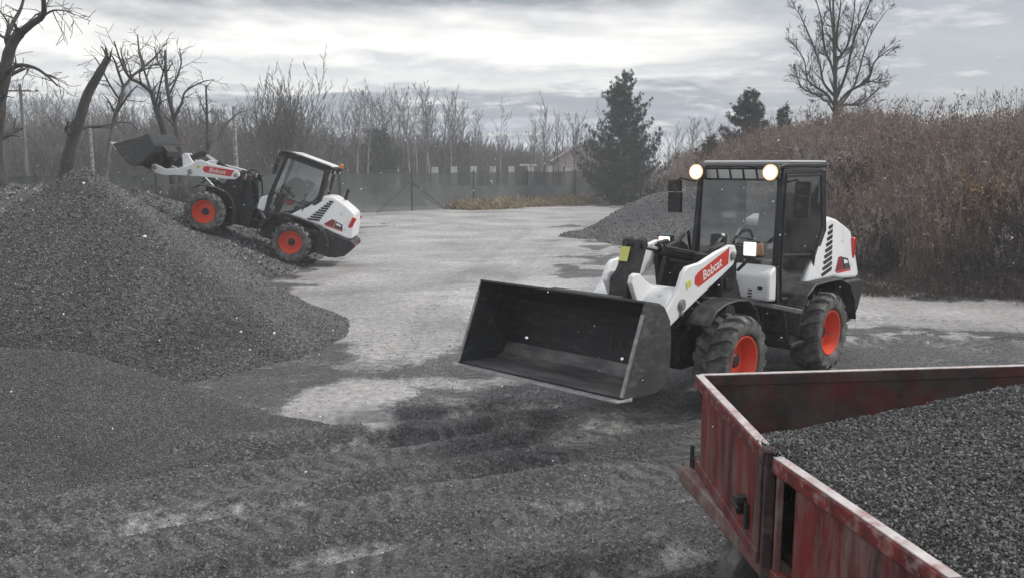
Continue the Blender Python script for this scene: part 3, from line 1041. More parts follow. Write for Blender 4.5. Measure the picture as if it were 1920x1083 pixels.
def make_loader(loc, heading, pitch, arm, buck, lever_rot, spins, label, group, lamps=True, beacon=False):
    root = empty('wheel_loader', loc)
    root.rotation_mode = 'QUATERNION'
    root.rotation_quaternion = Euler((0, 0, heading)).to_quaternion() @ Euler((0, -pitch, 0)).to_quaternion()
    tag(root, label, 'wheel loader', group)
    Mx = M
    # --- chassis
    m = MB()
    m.box((-.05, 0, .58), (1.75, .78, .42))
    m.box((.55, 0, .80), (.75, 1.0, .10))
    m.cyl((0, -.55, TR), (0, .55, TR), .10, 14)
    m.box((0, 0, TR), (.30, .42, .30))
    m.cyl((1.05, 0, .38), (1.05, 0, .86), .09, 14)
    m.box((.86, 0, .46), (.42, .34, .07)); m.box((.86, 0, .76), (.42, .34, .07))
    for s in (-1, 1):
        m.box((.42, s * .52, .52), (.62, .30, .34))
        m.cyl((.62, s * .30, .62), (1.32, s * .26, .60), .035, 10)
        m.box((.64, s * .70, .42), (.42, .10, .05)); m.box((.64, s * .66, .62), (.30, .12, .03))
        bar(m, (.46, s * .70, .42), (.46, s * .62, .72), .03, .04); bar(m, (.82, s * .70, .42), (.82, s * .62, .84), .03, .04)
    m.build('chassis', Mx['dark'], root, bevel=.012)
    # --- rear counterweight
    m = MB()
    m.prism([(-.55, .52), (-.50, .90), (-.70, .99), (-1.29, .965), (-1.39, .93), (-1.40, .82), (-1.26, .56), (-1.05, .44), (-.62, .40)], -.66, .66)
    cw = m.build('counterweight', Mx['black'], root, bevel=.03)
    for s in (-1, 1):
        m = MB(); m.box((-1.405, s * .50, .875), (.03, .14, .07)); m.build('reflector', Mx['taillight'], cw, bevel=.008)
    # --- hood
    m = MB()
    m.prism([(.25, 1.045), (-.02, 1.34), (-.28, 1.66), (-.33, 1.735), (-.55, 1.79), (-.78, 1.745), (-1.00, 1.66), (-1.17, 1.585), (-1.255, 1.30), (-1.30, 1.0), (-1.18, .972),
             (-.78, 1.0), (-.52, 1.045)], 0, 0, hood_w)
    hood = m.build('hood', Mx['white'], root, bevel=.045, seg=4)
    for s in (-1, 1):
        for i in range(9):
            z = 1.135 + i * .066
            xc = -.30 - (z - 1.12) * .46; ln = .285 - i * .023
            m = MB()
            y = hood_w(0, z) + .0035
            Mr = Euler((-s * math.atan(.12 / .8), R(13), 0)).to_matrix()
            m.box((xc, s * y, z), (ln, .012, .044), Mr)
            m.build('louvre', Mx['plastic'], hood)
        y = lambda z: s * (hood_w(0, z) + .004)
        # side decal
        for nm, mt, poly in (('decal', 'darkred', [(-.56, 1.115), (-.70, 1.285), (-.80, 1.285), (-.80, 1.115)]),
                             ('decal', 'red', [(-.62, 1.09), (-.58, 1.112), (-1.02, 1.112), (-1.04, 1.09)]),
                             ('decal', 'plastic', [(-.81, 1.115), (-.81, 1.275), (-.98, 1.245), (-1.03, 1.115)]),
                             ('decal', 'letter', [(-.84, 1.19), (-.84, 1.245), (-.95, 1.225), (-.96, 1.19)])):
            off = .003 if mt == 'letter' else 0
            vs = [(p[0], y(p[1]) + s * off, p[1]) for p in poly]
            mm = MB(); mm.add(vs, [tuple(range(len(vs)))]); mm.build(nm, Mx[mt], hood)
        m = MB(); m.box((-1.165, s * .555, 1.30), (.10, .09, .40), Euler((0, R(-9), 0)).to_matrix())
        tl = m.build('tail_light', Mx['taillight'], root, bevel=.02)
        for k in range(3):
            m = MB(); m.box((-1.218 - (1.30 - (1.19 + k * .11)) * .10, s * .560, 1.19 + k * .11), (.012, .075, .075), Euler((0, R(-9), 0)).to_matrix())
            m.build('lens', Mx['taillight' if k != 1 else 'amber'], tl, bevel=.006)
    m = MB()
    m.cyl((-.75, -.3, 1.72), (-.75, -.3, 2.02), .04, 12);     m.build('exhaust_stack', Mx['dark'], root, smooth=True)
    # --- rear fenders
    for s in (-1, 1):
        m = MB()
        a, b = sorted((s * .47, s * .79))
        arc_strip(m, [(.74, .52), (.69, .74), (.56, .95), (.34, 1.045), (0, 1.05), (-.36, 1.04), (-.64, .95), (-.80, .74), (-.86, .50)], a, b, -.025)
        m.prism([(.74, .52), (.68, .76), (.55, .95), (.34, 1.05), (.25, 1.05), (.10, 1.0), (.42, .90), (.52, .74), (.57, .52)], *sorted((s * .45, s * .475)))
        m.build('rear_fender', Mx['plastic'], root, bevel=.012)
    # --- cab
    m = MB()
    fw, rw = .52, .53
    for s in (-1, 1):
        bar(m, (.80, s * fw, .84), (.84, s * fw, 1.30), .075, .075)
        bar(m, (.84, s * fw, 1.30), (.75, s * .50, 2.36), .070, .075)
        bar(m, (-.30, s * rw, 1.62), (-.25, s * .51, 2.36), .10, .075)
        bar(m, (.20, s * fw, .90), (-.32, s * rw, 1.64), .08, .07)
        bar(m, (.82, s * fw, .875), (.18, s * fw, .875), .07, .07)
        bar(m, (.76, s * .50, 2.345), (-.27, s * .51, 2.345), .06, .06)
    bar(m, (.75, -.50, 2.345), (.75, .50, 2.345), .05, .07)
    bar(m, (-.26, -.51, 2.345), (-.26, .51, 2.345), .06, .06)
    m.box((.48, 0, .86), (.66, 1.0, .05))
    m.prism([(.20, .88), (-.30, 1.60), (-.26, 1.66), (.26, .90)], -.5, .5)
    cab = m.build('cab_frame', Mx['black'], root, bevel=.01)
    # roof
    m = MB()
    m.prism([(.86, 2.385), (.85, 2.42), (.74, 2.44), (-.28, 2.44), (-.33, 2.43), (-.33, 2.385)], -.55, .55)
    roof = m.build('roof', Mx['black'], root, bevel=.02)
    m = MB()
    m.prism([(.66, 2.442), (.64, 2.468), (-.28, 2.468), (-.325, 2.442)], -.548, .548)
    m.build('roof_panel', Mx['skylight'], roof, bevel=.008)
    # slanted roof window with bars; pale pane colour stands in for reflected sky
    for i in range(5):
        m = MB()
        yc = -.33 + i * .165
        vs = [(.855, yc - .073, 2.362), (.855, yc + .073, 2.362), (.815, yc + .073, 2.262), (.815, yc - .073, 2.262)]
        m.add(vs, [(0, 1, 2, 3)]); m.build('roof_window', Mx['skylight'], roof, solid=.006)
    m = MB()
    for i in range(6):
        yc = -.4125 + i * .165
        bar(m, (.862, yc, 2.37), (.818, yc, 2.25), .016, .016)
    bar(m, (.818, -.42, 2.252), (.818, .42, 2.252), .02, .02)
    m.build('window_bar', Mx['black'], roof)
    # work lights
    for s in (-1, 1):
        m = MB()
        m.box((.905, s * .465, 2.335), (.09, .17, .15)); m.box((.85, s * .465, 2.40), (.04, .04, .06))
        wlt = m.build('work_light', Mx['plastic'], root, bevel=.015)
        m = MB(); m.cyl((-.005, 0, 0), (.008, 0, 0), .088 if lamps else .06, 28)
        m.build('lamp_lens', Mx['worklamp'] if lamps else Mx['lampglass'], wlt, smooth=True, loc=(.956, s * .465, 2.335))
        m = MB()
        m.box((-.36, s * .42, 2.33), (.07, .12, .10)); m.box((-.33, s * .42, 2.385), (.04, .04, .04))
        w2 = m.build('work_light', Mx['plastic'], root, bevel=.012)
        m = MB(); m.box((-.40, s * .42, 2.33), (.012, .10, .08)); m.build('lamp_lens', Mx['lampglass'], w2, bevel=.004)
    if beacon:
        m = MB(); m.box((-.42, .44, 2.41), (.22, .05, .03)); m.cyl((-.50, .44, 2.42), (-.50, .44, 2.48), .05, 16)
        bc = m.build('beacon', Mx['plastic'], root, bevel=.006)
        m = MB(); m.lathe([(2.48, .052), (2.56, .050), (2.585, .035), (2.59, 0)], 18, 'z', (-.50, .44, 0)); m.build('beacon_dome', Mx['amber'], bc, smooth=True)
    # glass
    def pane(name, vs, mat, par):
        mm = MB(); mm.add(vs, [tuple(range(len(vs)))]); return mm.build(name, Mx[mat], par, solid=.006)
    pane('windscreen', [(.83, -.485, 1.26), (.83, .485, 1.26), (.778, .465, 2.25), (.778, -.465, 2.25)], 'glass', cab)
    pane('lower_windscreen', [(.80, -.48, .92), (.80, .48, .92), (.832, .485, 1.25), (.832, -.485, 1.25)], 'glass', cab)
    pane('rear_window', [(-.29, -.49, 1.70), (-.29, .49, 1.70), (-.255, .475, 2.31), (-.255, -.475, 2.31)], 'glass', cab)
    pane('side_window', [(.78, -.52, .92), (.82, -.52, 1.30), (.74, -.505, 2.31), (-.21, -.515, 2.31), (-.26, -.535, 1.66), (.22, -.525, .94)], 'doorglass', cab)
    # door on the left
    m = MB()
    dpts = [(.755, .555, .915), (.795, .558, 1.30), (.715, .535, 2.30), (-.19, .54, 2.30), (-.24, .565, 1.66), (.21, .56, .915)]
    for i in range(6):
        bar(m, dpts[i], dpts[(i + 1) % 6], .035, .03)
    bar(m, (.78, .56, 1.42), (-.03, .56, 1.36), .035, .025)
    door = m.build('door', Mx['black'], root, bevel=.006)
    pane('door_glass', dpts, 'doorglass', door)
    m = MB()
    m.prism([(.50, 1.30), (.50, 1.37), (.22, 1.37), (.26, 1.30), (.33, 1.25), (.42, 1.25)], .505, .53)
    m.build('inner_handle', Mx['red'], door, bevel=.01)
    m = MB(); bar(m, (.02, .585, 1.22), (-.02, .585, 1.42), .03, .03); m.build('door_handle', Mx['plastic'], door, bevel=.006)
    # inside
    m = MB()
    m.box((.02, 0, 1.18), (.50, .50, .14)); m.box((-.20, 0, 1.56), (.14, .48, .66), Euler((0, R(-10), 0)).to_matrix())
    m.box((-.26, 0, 1.98), (.09, .28, .22)); m.box((.0, 0, 1.02), (.42, .40, .24))
    m.box((.02, .31, 1.36), (.36, .07, .06)); m.box((.02, -.33, 1.36), (.42, .12, .08))
    m.build('seat', Mx['seat'], root, bevel=.03)
    m = MB()
    bar(m, (.68, 0, .9), (.60, 0, 1.42), .10, .12)
    m.box((.70, 0, 1.22), (.14, .34, .30))
    m.build('steering_column', Mx['plastic'], root, bevel=.02)
    m = MB()
    ang = R(28)
    ring = [(.53 + .19 * math.cos(t) * math.cos(ang), .19 * math.sin(t), 1.49 + .19 * math.cos(t) * math.sin(ang)) for t in np.linspace(0, 2 * math.pi, 29)]
    m.tube(ring, .014, 8)
    for t in (0.5, 2.6, 4.7):
        m.tube([(.53, 0, 1.48), (.53 + .19 * math.cos(t) * math.cos(ang), .19 * math.sin(t), 1.49 + .19 * math.cos(t) * math.sin(ang))], .012, 6)
    m.build('steering_wheel', Mx['plastic'], root, smooth=True)
    m = MB()
    m.tube([(.18, -.36, 1.38), (.20, -.36, 1.52), (.19, -.36, 1.56)], [.012, .012, .03], 8)
    m.build('joystick', Mx['plastic'], root, smooth=True)
    m = MB(); m.box((.62, -.34, 1.50), (.05, .16, .14)); bar(m, (.66, -.40, 1.2), (.62, -.34, 1.45), .025, .025)
    m.build('display', Mx['plastic'], root, bevel=.006)
    # mirrors: left one hangs beside the door, right one stands out to the side
    for s in (-1, 1):
        m = MB()
        m.tube([(.80, s * .55, 2.22), (.86, s * .74, 2.26), (.86, s * .80, 2.20), (.86, s * .80, 1.95)], .012, 8)
        m.box((.86, s * .81, 2.17), (.05, .17, .14)); m.box((.86, s * .80, 1.97), (.055, .17, .24))
        mr = m.build('mirror', Mx['plastic'], root, bevel=.015)
        m = MB(); m.box((.832, s * .80, 1.97), (.004, .14, .20)); m.box((.833, s * .81, 2.17), (.004, .14, .11)); m.build('mirror_glass', Mx['mirror'], mr)
    # white boxes in front of the cab
    for s in (-1, 1):
        m = MB()
        a, b = sorted((s * .04, s * .545))
        m.prism([(.84, .90), (.84, 1.31), (.90, 1.29), (1.01, 1.22), (1.03, 1.17), (1.03, .92)], a, b)
        ck = m.build('cowl', Mx['white'], root, bevel=.03, seg=3)
        for k in range(3):
            m = MB(); m.box((1.032, s * .32, .96 + k * .035), (.008, .05, .014)); m.build('vent', Mx['plastic'], ck)
        m = MB(); m.box((1.032, s * .44, 1.06), (.006, .055, .03)); m.build('emblem', Mx['dark'], ck)
    m = MB(); bar(m, (1.02, .30, .90), (.72, .80, .80), .03, .05); m.build('step', Mx['steel'], root, bevel=.005)
    # --- front frame
    m = MB()
    for s in (-1, 1):
        y0, y1 = sorted((s * .24, s * .30))
        m.prism([(1.12, .40), (1.12, .86), (1.30, 1.18), (1.45, 1.52), (1.60, 1.60), (1.82, 1.55), (1.92, 1.30), (2.10, .86), (2.42, .66), (2.42, .42), (2.0, .34), (1.5, .34)], y0, y1)
        y0, y1 = sorted((s * .36, s * .41))
        m.prism([(1.50, 1.0), (1.52, 1.45), (1.66, 1.60), (1.82, 1.58), (1.88, 1.40), (1.80, 1.0)], y0, y1)
        m.box((1.68, s * .34, 1.18), (.20, .20, .12))
    m.box((1.3, 0, .62), (.40, .46, .50)); m.box((1.7, 0, .95), (.55, .50, .10)); m.box((1.75, 0, 1.42), (.18, .50, .12))
    m.box((2.05, 0, .56), (.62, .50, .36)); m.box((2.32, 0, .62), (.20, .48, .34))
    m.cyl((2.08, -.55, TR), (2.08, .55, TR), .105, 14); m.box((2.08, 0, TR), (.32, .42, .32))
    m.box((2.25, 0, 1.0), (.10, .36, .30)); m.box((2.05, .1, 1.1), (.25, .12, .12)); m.cyl((2.2, -.2, .9), (2.2, .25, .9), .06, 10)
    m.box((1.95, .33, .98), (.18, .12, .16)); m.cyl((2.3, .2, .75), (2.3, .34, 1.0), .04, 10)
    ff = m.build('front_frame', Mx['dark'], root, bevel=.01)
    # valve block and hoses
    for k, (y, x0, z0, x1, z1, top, mt) in enumerate(((.16, 1.72, 1.40, 1.15, 1.10, 1.70, 'plastic'), (-.26, 1.74, 1.43, 1.12, 1.0, 1.78, 'plastic'),
                                                     (-.02, 1.66, 1.36, 1.15, .9, 1.52, 'dark'), (.15, 2.5, 1.0, 1.9, .9, 1.25, 'dark'), (-.12, 2.6, 1.05, 1.9, .85, 1.2, 'dark'))):
        m = MB()
        t = np.linspace(0, 1, 15)
        xs_ = x0 + (x1 - x0) * t; zs = z0 * (1 - t) + z1 * t + (top - (z0 + z1) / 2) * 4 * t * (1 - t) * .8
        m.tube([(a, y + .05 * math.sin(6 * b), c) for a, b, c in zip(xs_, t, zs)], .019, 8)
        m.build('hose', Mx[mt], root, smooth=True)
    for s in (-1, 1):
        m = MB()
        a, b = sorted((s * .44, s * .70))
        arc_strip(m, [(2.54, .86), (2.40, .99), (2.22, 1.04), (2.0, 1.05), (1.78, 1.03), (1.60, .92), (1.48, .70), (1.44, .38)], a, b, -.022)
        bar(m, (1.75, s * .42, .95), (1.72, s * .30, .80), .05, .05); bar(m, (2.2, s * .5, 1.04), (2.1, s * .3, .70), .05, .05)
        m.build('front_fender', Mx['plastic'], root, bevel=.01)
        # headlight on a stalk beside the arm pivot
        m = MB()
        m.box((1.42, s * .56, 1.535), (.11, .19, .17)); bar(m, (1.38, s * .52, 1.46), (1.42, s * .36, 1.28), .035, .035)
        hl = m.build('headlight', Mx['plastic'], root, bevel=.02)
        m = MB(); m.box((1.482, s * .535, 1.535), (.025, .145, .145)); m.build('lamp_lens', Mx['headlamp'] if lamps else Mx['lampglass'], hl, bevel=.012)
        m = MB(); m.box((1.465, s * .650, 1.535), (.05, .06, .13)); m.build('indicator', Mx['amberdull'], hl, bevel=.012)
        wheel(root, 2.08, s, spins[0]); wheel(root, 0, s, spins[1])
    # --- lift arm (both plates, cross box, hump plates: one weldment), pose = arm angle about PIV
    def ap(p, extra=0):
        return rot2((PIV[0] + p[0], PIV[1] + p[1]), arm, PIV)
    plate = [(-.10, .02), (-.06, .10), (.03, .12), (.30, .10), (.62, .055), (.86, .065), (.94, .02), (1.02, -.10), (1.10, -.17), (1.32, -.32), (1.55, -.415), (1.80, -.385), (1.87, -.43),
             (1.85, -.53), (1.72, -.58), (1.52, -.565), (1.30, -.475), (1.0, -.385), (.65, -.285), (.2, -.165), (-.02, -.10)]
    m = MB()
    for s in (-1, 1):
        a, b = sorted((s * .425, s * .475))
        m.prism([ap(p) for p in plate], a, b)
    hump = [(1.30, .07), (1.35, .055), (1.385, -.01), (1.30, -.22), (1.20, -.42), (1.0, -.44), (.80, -.30), (.84, -.18), (1.02, -.12), (1.16, -.02), (1.23, .05)]
    for s in (-1, 1):
        a, b = sorted((s * .12, s * .175))
        m.prism([ap(p) for p in hump], a, b)
    box = [(.80, -.17), (.80, -.31), (1.16, -.42), (1.25, -.30), (1.18, -.20), (1.04, -.13)]
    m.prism([ap(p) for p in box], -.43, .43)
    la = m.build('lift_arm', Mx['white'], root, bevel=.014, seg=3)
    for s in (-1, 1):
        # capsule decal with lettering
        c = ap((.42, -.055)); ang = arm - R(11.5)
        L2, H2 = .34, .078
        cap = [(-L2 + .02, -H2), (L2 - .06, -H2 * .9), (L2 - .0, -H2 * .1), (L2 - .03, H2 * .8), (L2 - .10, H2), (-L2 + .0, H2), (-L2 - .05, H2 * 1.2), (-L2 - .02, H2 * .3)]
        vs = []
        for p in cap:
            q = rot2(p, ang); vs.append((c[0] + q[0], s * .4775, c[1] + q[1]))
        mm = MB(); mm.add(vs, [tuple(range(len(vs)))])
        dc = mm.build('decal', Mx['red'], la)
        tx = link('lettering', LOGO, dc)
        # text lies in the xz plane facing +-y; reads left to right from outside
        ex = Vector((-math.cos(ang), 0, -math.sin(ang))) * 1.0 if s > 0 else Vector((math.cos(ang), 0, math.sin(ang)))
        nrm = Vector((0, s, 0)); ey = nrm.cross(ex)
        if ey.z < 0: ey = -ey
        Mt = Matrix((ex, ey, nrm)).transposed().to_4x4()
        Mt.translation = (c[0], s * .4795, c[1])
        tx.matrix_local = Mt
        for p, r_ in (((0, 0), .045), ((1.0, -.28), .060), ((1.02, -.365), .025), ((1.79, -.47), .055)):
            q = ap(p); mm = MB(); mm.cyl((q[0], s * .47, q[1]), (q[0], s * .492, q[1]), r_, 20); mm.cyl((q[0], s * .49, q[1]), (q[0], s * .50, q[1]), r_ * .6, 16)
            mm.build('pivot_pin', Mx['steel'], la, bevel=.004)
        q = ap((.86, -.11)); mm = MB(); mm.box((q[0], s * .478, q[1]), (.085, .004, .07), Euler((0, -arm + R(10), 0)).to_matrix()); mm.build('warning_sticker', Mx['yellow'], la)
    # lift cylinders
    for s in (-1, 1):
        p0 = Vector((1.45, s * .37, .66)); q = ap((.78, -.24)); p1 = Vector((q[0], s * .37, q[1]))
        mid = p0.lerp(p1, .66)
        m = MB(); m.cyl(p0, mid, .045, 14); m.cyl(p0 - Vector((0, .05, 0)), p0 + Vector((0, .05, 0)), .05, 14)
        lc = m.build('lift_cylinder', Mx['black'], root, smooth=True)
        m = MB(); m.cyl(mid, p1, .026, 12); m.build('rod', Mx['chrome'], lc, smooth=True)
    # bell-crank lever
    Mpt = ap((1.27, -.03))
    def lp(p):
        return rot2((Mpt[0] + p[0], Mpt[1] + p[1]), lever_rot, Mpt)
    poly = [(-.235, .40), (-.20, .42), (-.13, .40), (-.10, .33), (-.035, .14), (.065, .02), (.10, -.12), (.14, -.30), (.10, -.36), (.03, -.35), (-.02, -.22), (-.075, -.05), (-.15, .12), (-.235, .32)]
    m = MB()
    m.prism([lp(p) for p in poly], -.105, -.045); m.prism([lp(p) for p in poly], .045, .105)
    web = [(-.12, .31), (-.105, .325), (-.04, .14), (.06, .02), (.095, -.12), (.125, -.28), (.10, -.28), (.06, -.12), (.03, .0), (-.06, .12)]
    m.prism([lp(p) for p in web], -.104, .104)
    for p, r_ in (((-.175, .35), .05), ((0, 0), .06), ((.09, -.31), .045)):
        q = lp(p); m.cyl((q[0], -.125, q[1]), (q[0], .125, q[1]), r_, 16)
    lv = m.build('lever', Mx['dark'], root, bevel=.008)
    f0, f1 = lp((-.035, .14)), lp((.065, .02))
    # yellow label on the front face of the lever
    g0, g1 = lp((-.101, .325)), lp((-.050, .185))
    mm = MB()
    nx_, nz_ = (g1[1] - g0[1]), -(g1[0] - g0[0])
    ll = math.hypot(nx_, nz_); nx_, nz_ = -nx_ / ll * .012, -nz_ / ll * .012
    if nx_ * math.cos(lever_rot) + nz_ * math.sin(lever_rot) < 0: nx_, nz_ = -nx_, -nz_
    mm.add([(g0[0] + nx_, -.098, g0[1] + nz_), (g0[0] + nx_, .01, g0[1] + nz_), (g1[0] + nx_, .01, g1[1] + nz_), (g1[0] + nx_, -.098, g1[1] + nz_)], [(0, 1, 2, 3)])
    mm.build('warning_sticker', Mx['yellow'], lv)
    # tilt cylinder
    q = lp((-.175, .35)); p0 = Vector((q[0], 0, q[1])); p1 = Vector((1.70, 0, 1.42))
    mid = p0.lerp(p1, .36)
    m = MB(); m.cyl(mid, p1, .052, 16); m.cyl(mid, mid.lerp(p1, .06), .06, 16); m.tube([mid.lerp(p1, .05) + Vector((0, .06, .04)), mid.lerp(p1, .5) + Vector((0, .075, .04)), p1 + Vector((0, .06, .05))], .014, 8)
    tcyl = m.build('tilt_cylinder', Mx['dark'], root, smooth=True)
    m = MB(); m.cyl(p0, mid, .030, 14); m.build('rod', Mx['chrome'], tcyl, smooth=True)
    # --- bucket, coupler
    Q = ap((1.79, -.47))
    def bp_(p):
        return rot2((Q[0] + p[0], Q[1] + p[1]), buck, Q)
    sh = [(.86, -.245), (.56, -.265), (.36, -.275), (.25, -.24), (.185, -.13), (.165, .02), (.165, .18), (.185, .32), (.27, .44), (.34, .475), (.55, .52)]
    pts_ = [bp_(p) for p in sh]
    m = MB()
    vs, fs = [], []
    for p in pts_:
        vs += [(p[0], -.945, p[1]), (p[0], .945, p[1])]
    for i in range(len(pts_) - 1):
        fs.append((2 * i, 2 * i + 1, 2 * i + 3, 2 * i + 2))
    m.add(vs, fs)
    fl = MB(); fl.add([(p[0] + d_[0], y, p[1] + d_[1]) for p, d_ in ((bp_((.83, -.232)), (0, 0)), (bp_((.37, -.262)), (0, 0)), (bp_((.262, -.228)), (0, 0)), (bp_((.200, -.125)), (0, 0))) for y in (-.935, .935)],
                      [(0, 1, 3, 2), (2, 3, 5, 4), (4, 5, 7, 6)])
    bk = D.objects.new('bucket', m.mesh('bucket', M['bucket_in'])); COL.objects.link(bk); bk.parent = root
    md = bk.modifiers.new('thick', 'SOLIDIFY'); md.thickness = .018; md.offset = 0
    fl.build('wear_plate', M['wear'], bk, solid=.006)
    side = sh[:-1] + [(.55, .52), (.60, .40)]
    for s in (-1, 1):
        m = MB(); a, b = sorted((s * .940, s * .962))
        m.prism([bp_(p) for p in side], a, b)
        m.build('side_plate', M['bucket'], bk, bevel=.004)
        m = MB()
        e0, e1 = bp_((.585, .42)), bp_((.855, -.22))
        bar(m, (e0[0], s * .952, e0[1]), (e1[0], s * .952, e1[1]), .03, .016); m.build('edge_strip', M['steel'], bk, bevel=.003)
    m = MB()
    a_, b_, c_, d_ = bp_((.72, -.245)), bp_((.93, -.238)), bp_((.93, -.255)), bp_((.72, -.275))
    m.prism([a_, b_, c_, d_], -.965, .965); m.build('cutting_edge', M['edge'], bk, bevel=.003)
    m = MB()
    a_, b_, c_, d_ = bp_((.47, .500)), bp_((.56, .532)), bp_((.565, .512)), bp_((.47, .478))
    m.prism([a_, b_, c_, d_], -.955, .955); m.build('top_lip', M['bucket'], bk, bevel=.004)
    m = MB()
    for s in (-1, 1):
        for y in (.33, .43) if True else ():
            a, b = sorted((s * y, s * (y + .03)))
            m.prism([bp_(p) for p in ((.19, -.20), (.17, .28), (.06, .30), (-.04, .10), (-.07, -.03), (.0, -.10))], a, b)
    m.prism([bp_(p) for p in ((.175, .14), (.175, .30), (-.02, .36), (-.08, .28), (-.0, .16))], -.10, -.06)
    m.prism([bp_(p) for p in ((.175, .14), (.175, .30), (-.02, .36), (-.08, .28), (-.0, .16))], .06, .10)
    m.prism([bp_(p) for p in ((.185, .34), (.27, .45), (.30, .46), (.10, .46), (.02, .36))], -.40, .40)
    a, b = bp_((-.02, .30)), lp((.09, -.31))
    m.build('coupler', Mx['dark'], root, bevel=.006)
    m = MB(); bar(m, (a[0], .0, a[1]), (b[0], .0, b[1]), .07, .07); m.build('link_bar', Mx['dark'], root, bevel=.006)
    return root


gl = 'compact wheel loaders at work in the yard'
near_loader = make_loader((3.149, 10.394, -.005), -2.328, 0, R(-7), R(0), 0, (.3, .9),
                          'white wheel loader with roof lamps lit and black bucket lowered, beside the red trailer', gl, True)
far_loader = make_loader((-5.394, 20.587, .169), 3.2, .3548, R(0), R(31), R(29), (1.1, .2),
                         'farther white wheel loader climbing the stone bank with its bucket raised', gl, False, True)

# ------------------------------------------------------------------ red tipping trailer with its load
tr = empty('tipper_trailer', (1.098, 4.85, 0))
tag(tr, 'rusty red tipping trailer heaped with dark stone chippings in the right foreground', 'trailer')
O = Vector((1.098, 4.85, 0))
ax = Vector((.116, -.9932, 0))         # along the trailer, towards the camera
tx_ = Vector((.9932, .116, 0))         # across
TW, TL = 2.35, 3.95


def tp(s, t, z):                        # trailer coordinates, local to its empty
    return ax * s + tx_ * t + Vector((0, 0, z))


PB = Vector((1.116, 3.56, 0)) - O
PB2 = Vector((1.122, 3.44, 0)) - O
PC = Vector((1.325, 2.378, 0)) - O
PD = tp(TL, -.0, 0)
ZF, ZT = .66, 1.135


def quadbar(name, p, q, z0, z1, th, mat, parent, inward=0.0, bevel=.004):
    """upright board from p to q (plan), thickness th"""
    p, q = Vector(p), Vector(q)
    d = (q - p).normalized(); nrm = Vector((-d.y, d.x, 0))
    m = MB()
    a = [p - nrm * th / 2 + nrm * inward, q - nrm * th / 2 + nrm * inward, q + nrm * th / 2 + nrm * inward, p + nrm * th / 2 + nrm * inward]
    m.add([(v.x, v.y, z0) for v in a] + [(v.x, v.y, z1) for v in a], [(0, 3, 2, 1), (4, 5, 6, 7), (0, 1, 5, 4), (1, 2, 6, 5), (2, 3, 7, 6), (3, 0, 4, 7)])
    return m.build(name, mat, parent, bevel=bevel)


def lerp(p, q, t): return p + (q - p) * t


# two-tone board: outside face painted, inside scraped
def side_panel(p, q, t0, t1):
    pn = quadbar('side_panel', lerp(p, q, t0), lerp(p, q, t1), ZF + .01, ZT, .022, M['rust'], tr)
    return pn


sp1 = side_panel(Vector((0, 0, 0)), PB, .10, .97)
sp2 = side_panel(PB2, PC, .16, 1.0)
sp3 = side_panel(PC, PD, .0, .98)
for p, q in ((Vector((0, 0, 0)), PB), (PB2, PC), (PC, PD)):
    rl = quadbar('top_rail', p, q, ZT - .005, 1.196, .052, M['rim_red'], tr, 0.0, .008)
    quadbar('rail_cap', lerp(p, q, .003), lerp(p, q, .997), 1.1965, 1.2035, .044, M['railtop'], rl, 0.0, .002)
    # stiffening lip on the panel face
    quadbar('panel_lip', lerp(p, q, .02), lerp(p, q, .98), ZF - .01, ZF + .05, .05, M['rust'], tr, 0.0, .006)
for k, (a, b) in enumerate(((tp(0, 0, 0), tp(0, TW, 0)), (tp(TL, 0, 0), tp(TL, TW, 0)), (tp(0, TW, 0), tp(TL, TW, 0)))):
    pn = quadbar(('end_panel', 'end_panel', 'side_panel')[k], lerp(a, b, .02), lerp(a, b, .98), ZF + .01, ZT, .024, M['rust2'], tr)
    rl = quadbar('top_rail', a, b, ZT - .004, 1.195, .034, M['rust2'], tr, 0.0, .006)
    quadbar('rail_cap', lerp(a, b, .004), lerp(a, b, .996), 1.1955, 1.2025, .036, M['railtop'], rl, 0.0, .002)
# posts
def post(p, z0, z1, w, mat='dark'):
    m = MB(); m.box((p.x, p.y, (z0 + z1) / 2), (w, w, z1 - z0), Euler((0, 0, R(-7))).to_matrix())
    m.build('corner_post', M[mat], tr, bevel=.006)


post(Vector((.035, -.07, 0)), .60, 1.14, .05)
PM = (PB + PB2) / 2
post(PM + Vector((-.008, .0, 0)), .46, 1.205, .046, 'rustpost')
post(PM + Vector((.012, -.085, 0)), .46, 1.13, .03, 'rustbeam')
post(PD, .58, 1.19, .06); post(tp(0, TW, 0), .58, 1.19, .06); post(tp(TL, TW, 0), .58, 1.19, .06)
m = MB(); c = PM; m.box((c.x - .005, c.y, 1.208), (.075, .075, .02)); m.box((c.x - .035, c.y + .02, 1.17), (.025, .04, .06)); m.build('post_cap', M['rustpost'], tr, bevel=.01)
# latch halfway
lt = lerp(Vector((0, 0, 0)), PB, .80)
m = MB(); m.box((lt.x - .03, lt.y, .86), (.06, .05, .035)); m.box((lt.x - .03, lt.y + .03, .82), (.03, .03, .09)); m.cyl((lt.x - .055, lt.y - .05, .83), (lt.x - .055, lt.y + .06, .83), .012, 8)
m.box((lt.x - .02, lt.y - .06, .80), (.02, .03, .12))
m.build('latch', M['dark'], tr, bevel=.006)
m = MB(); m.box((.0, -.02, .68), (.07, .05, .06)); m.cyl((-.03, -.02, .62), (-.03, -.02, .78), .014, 8); m.build('hinge', M['dark'], tr, bevel=.006)
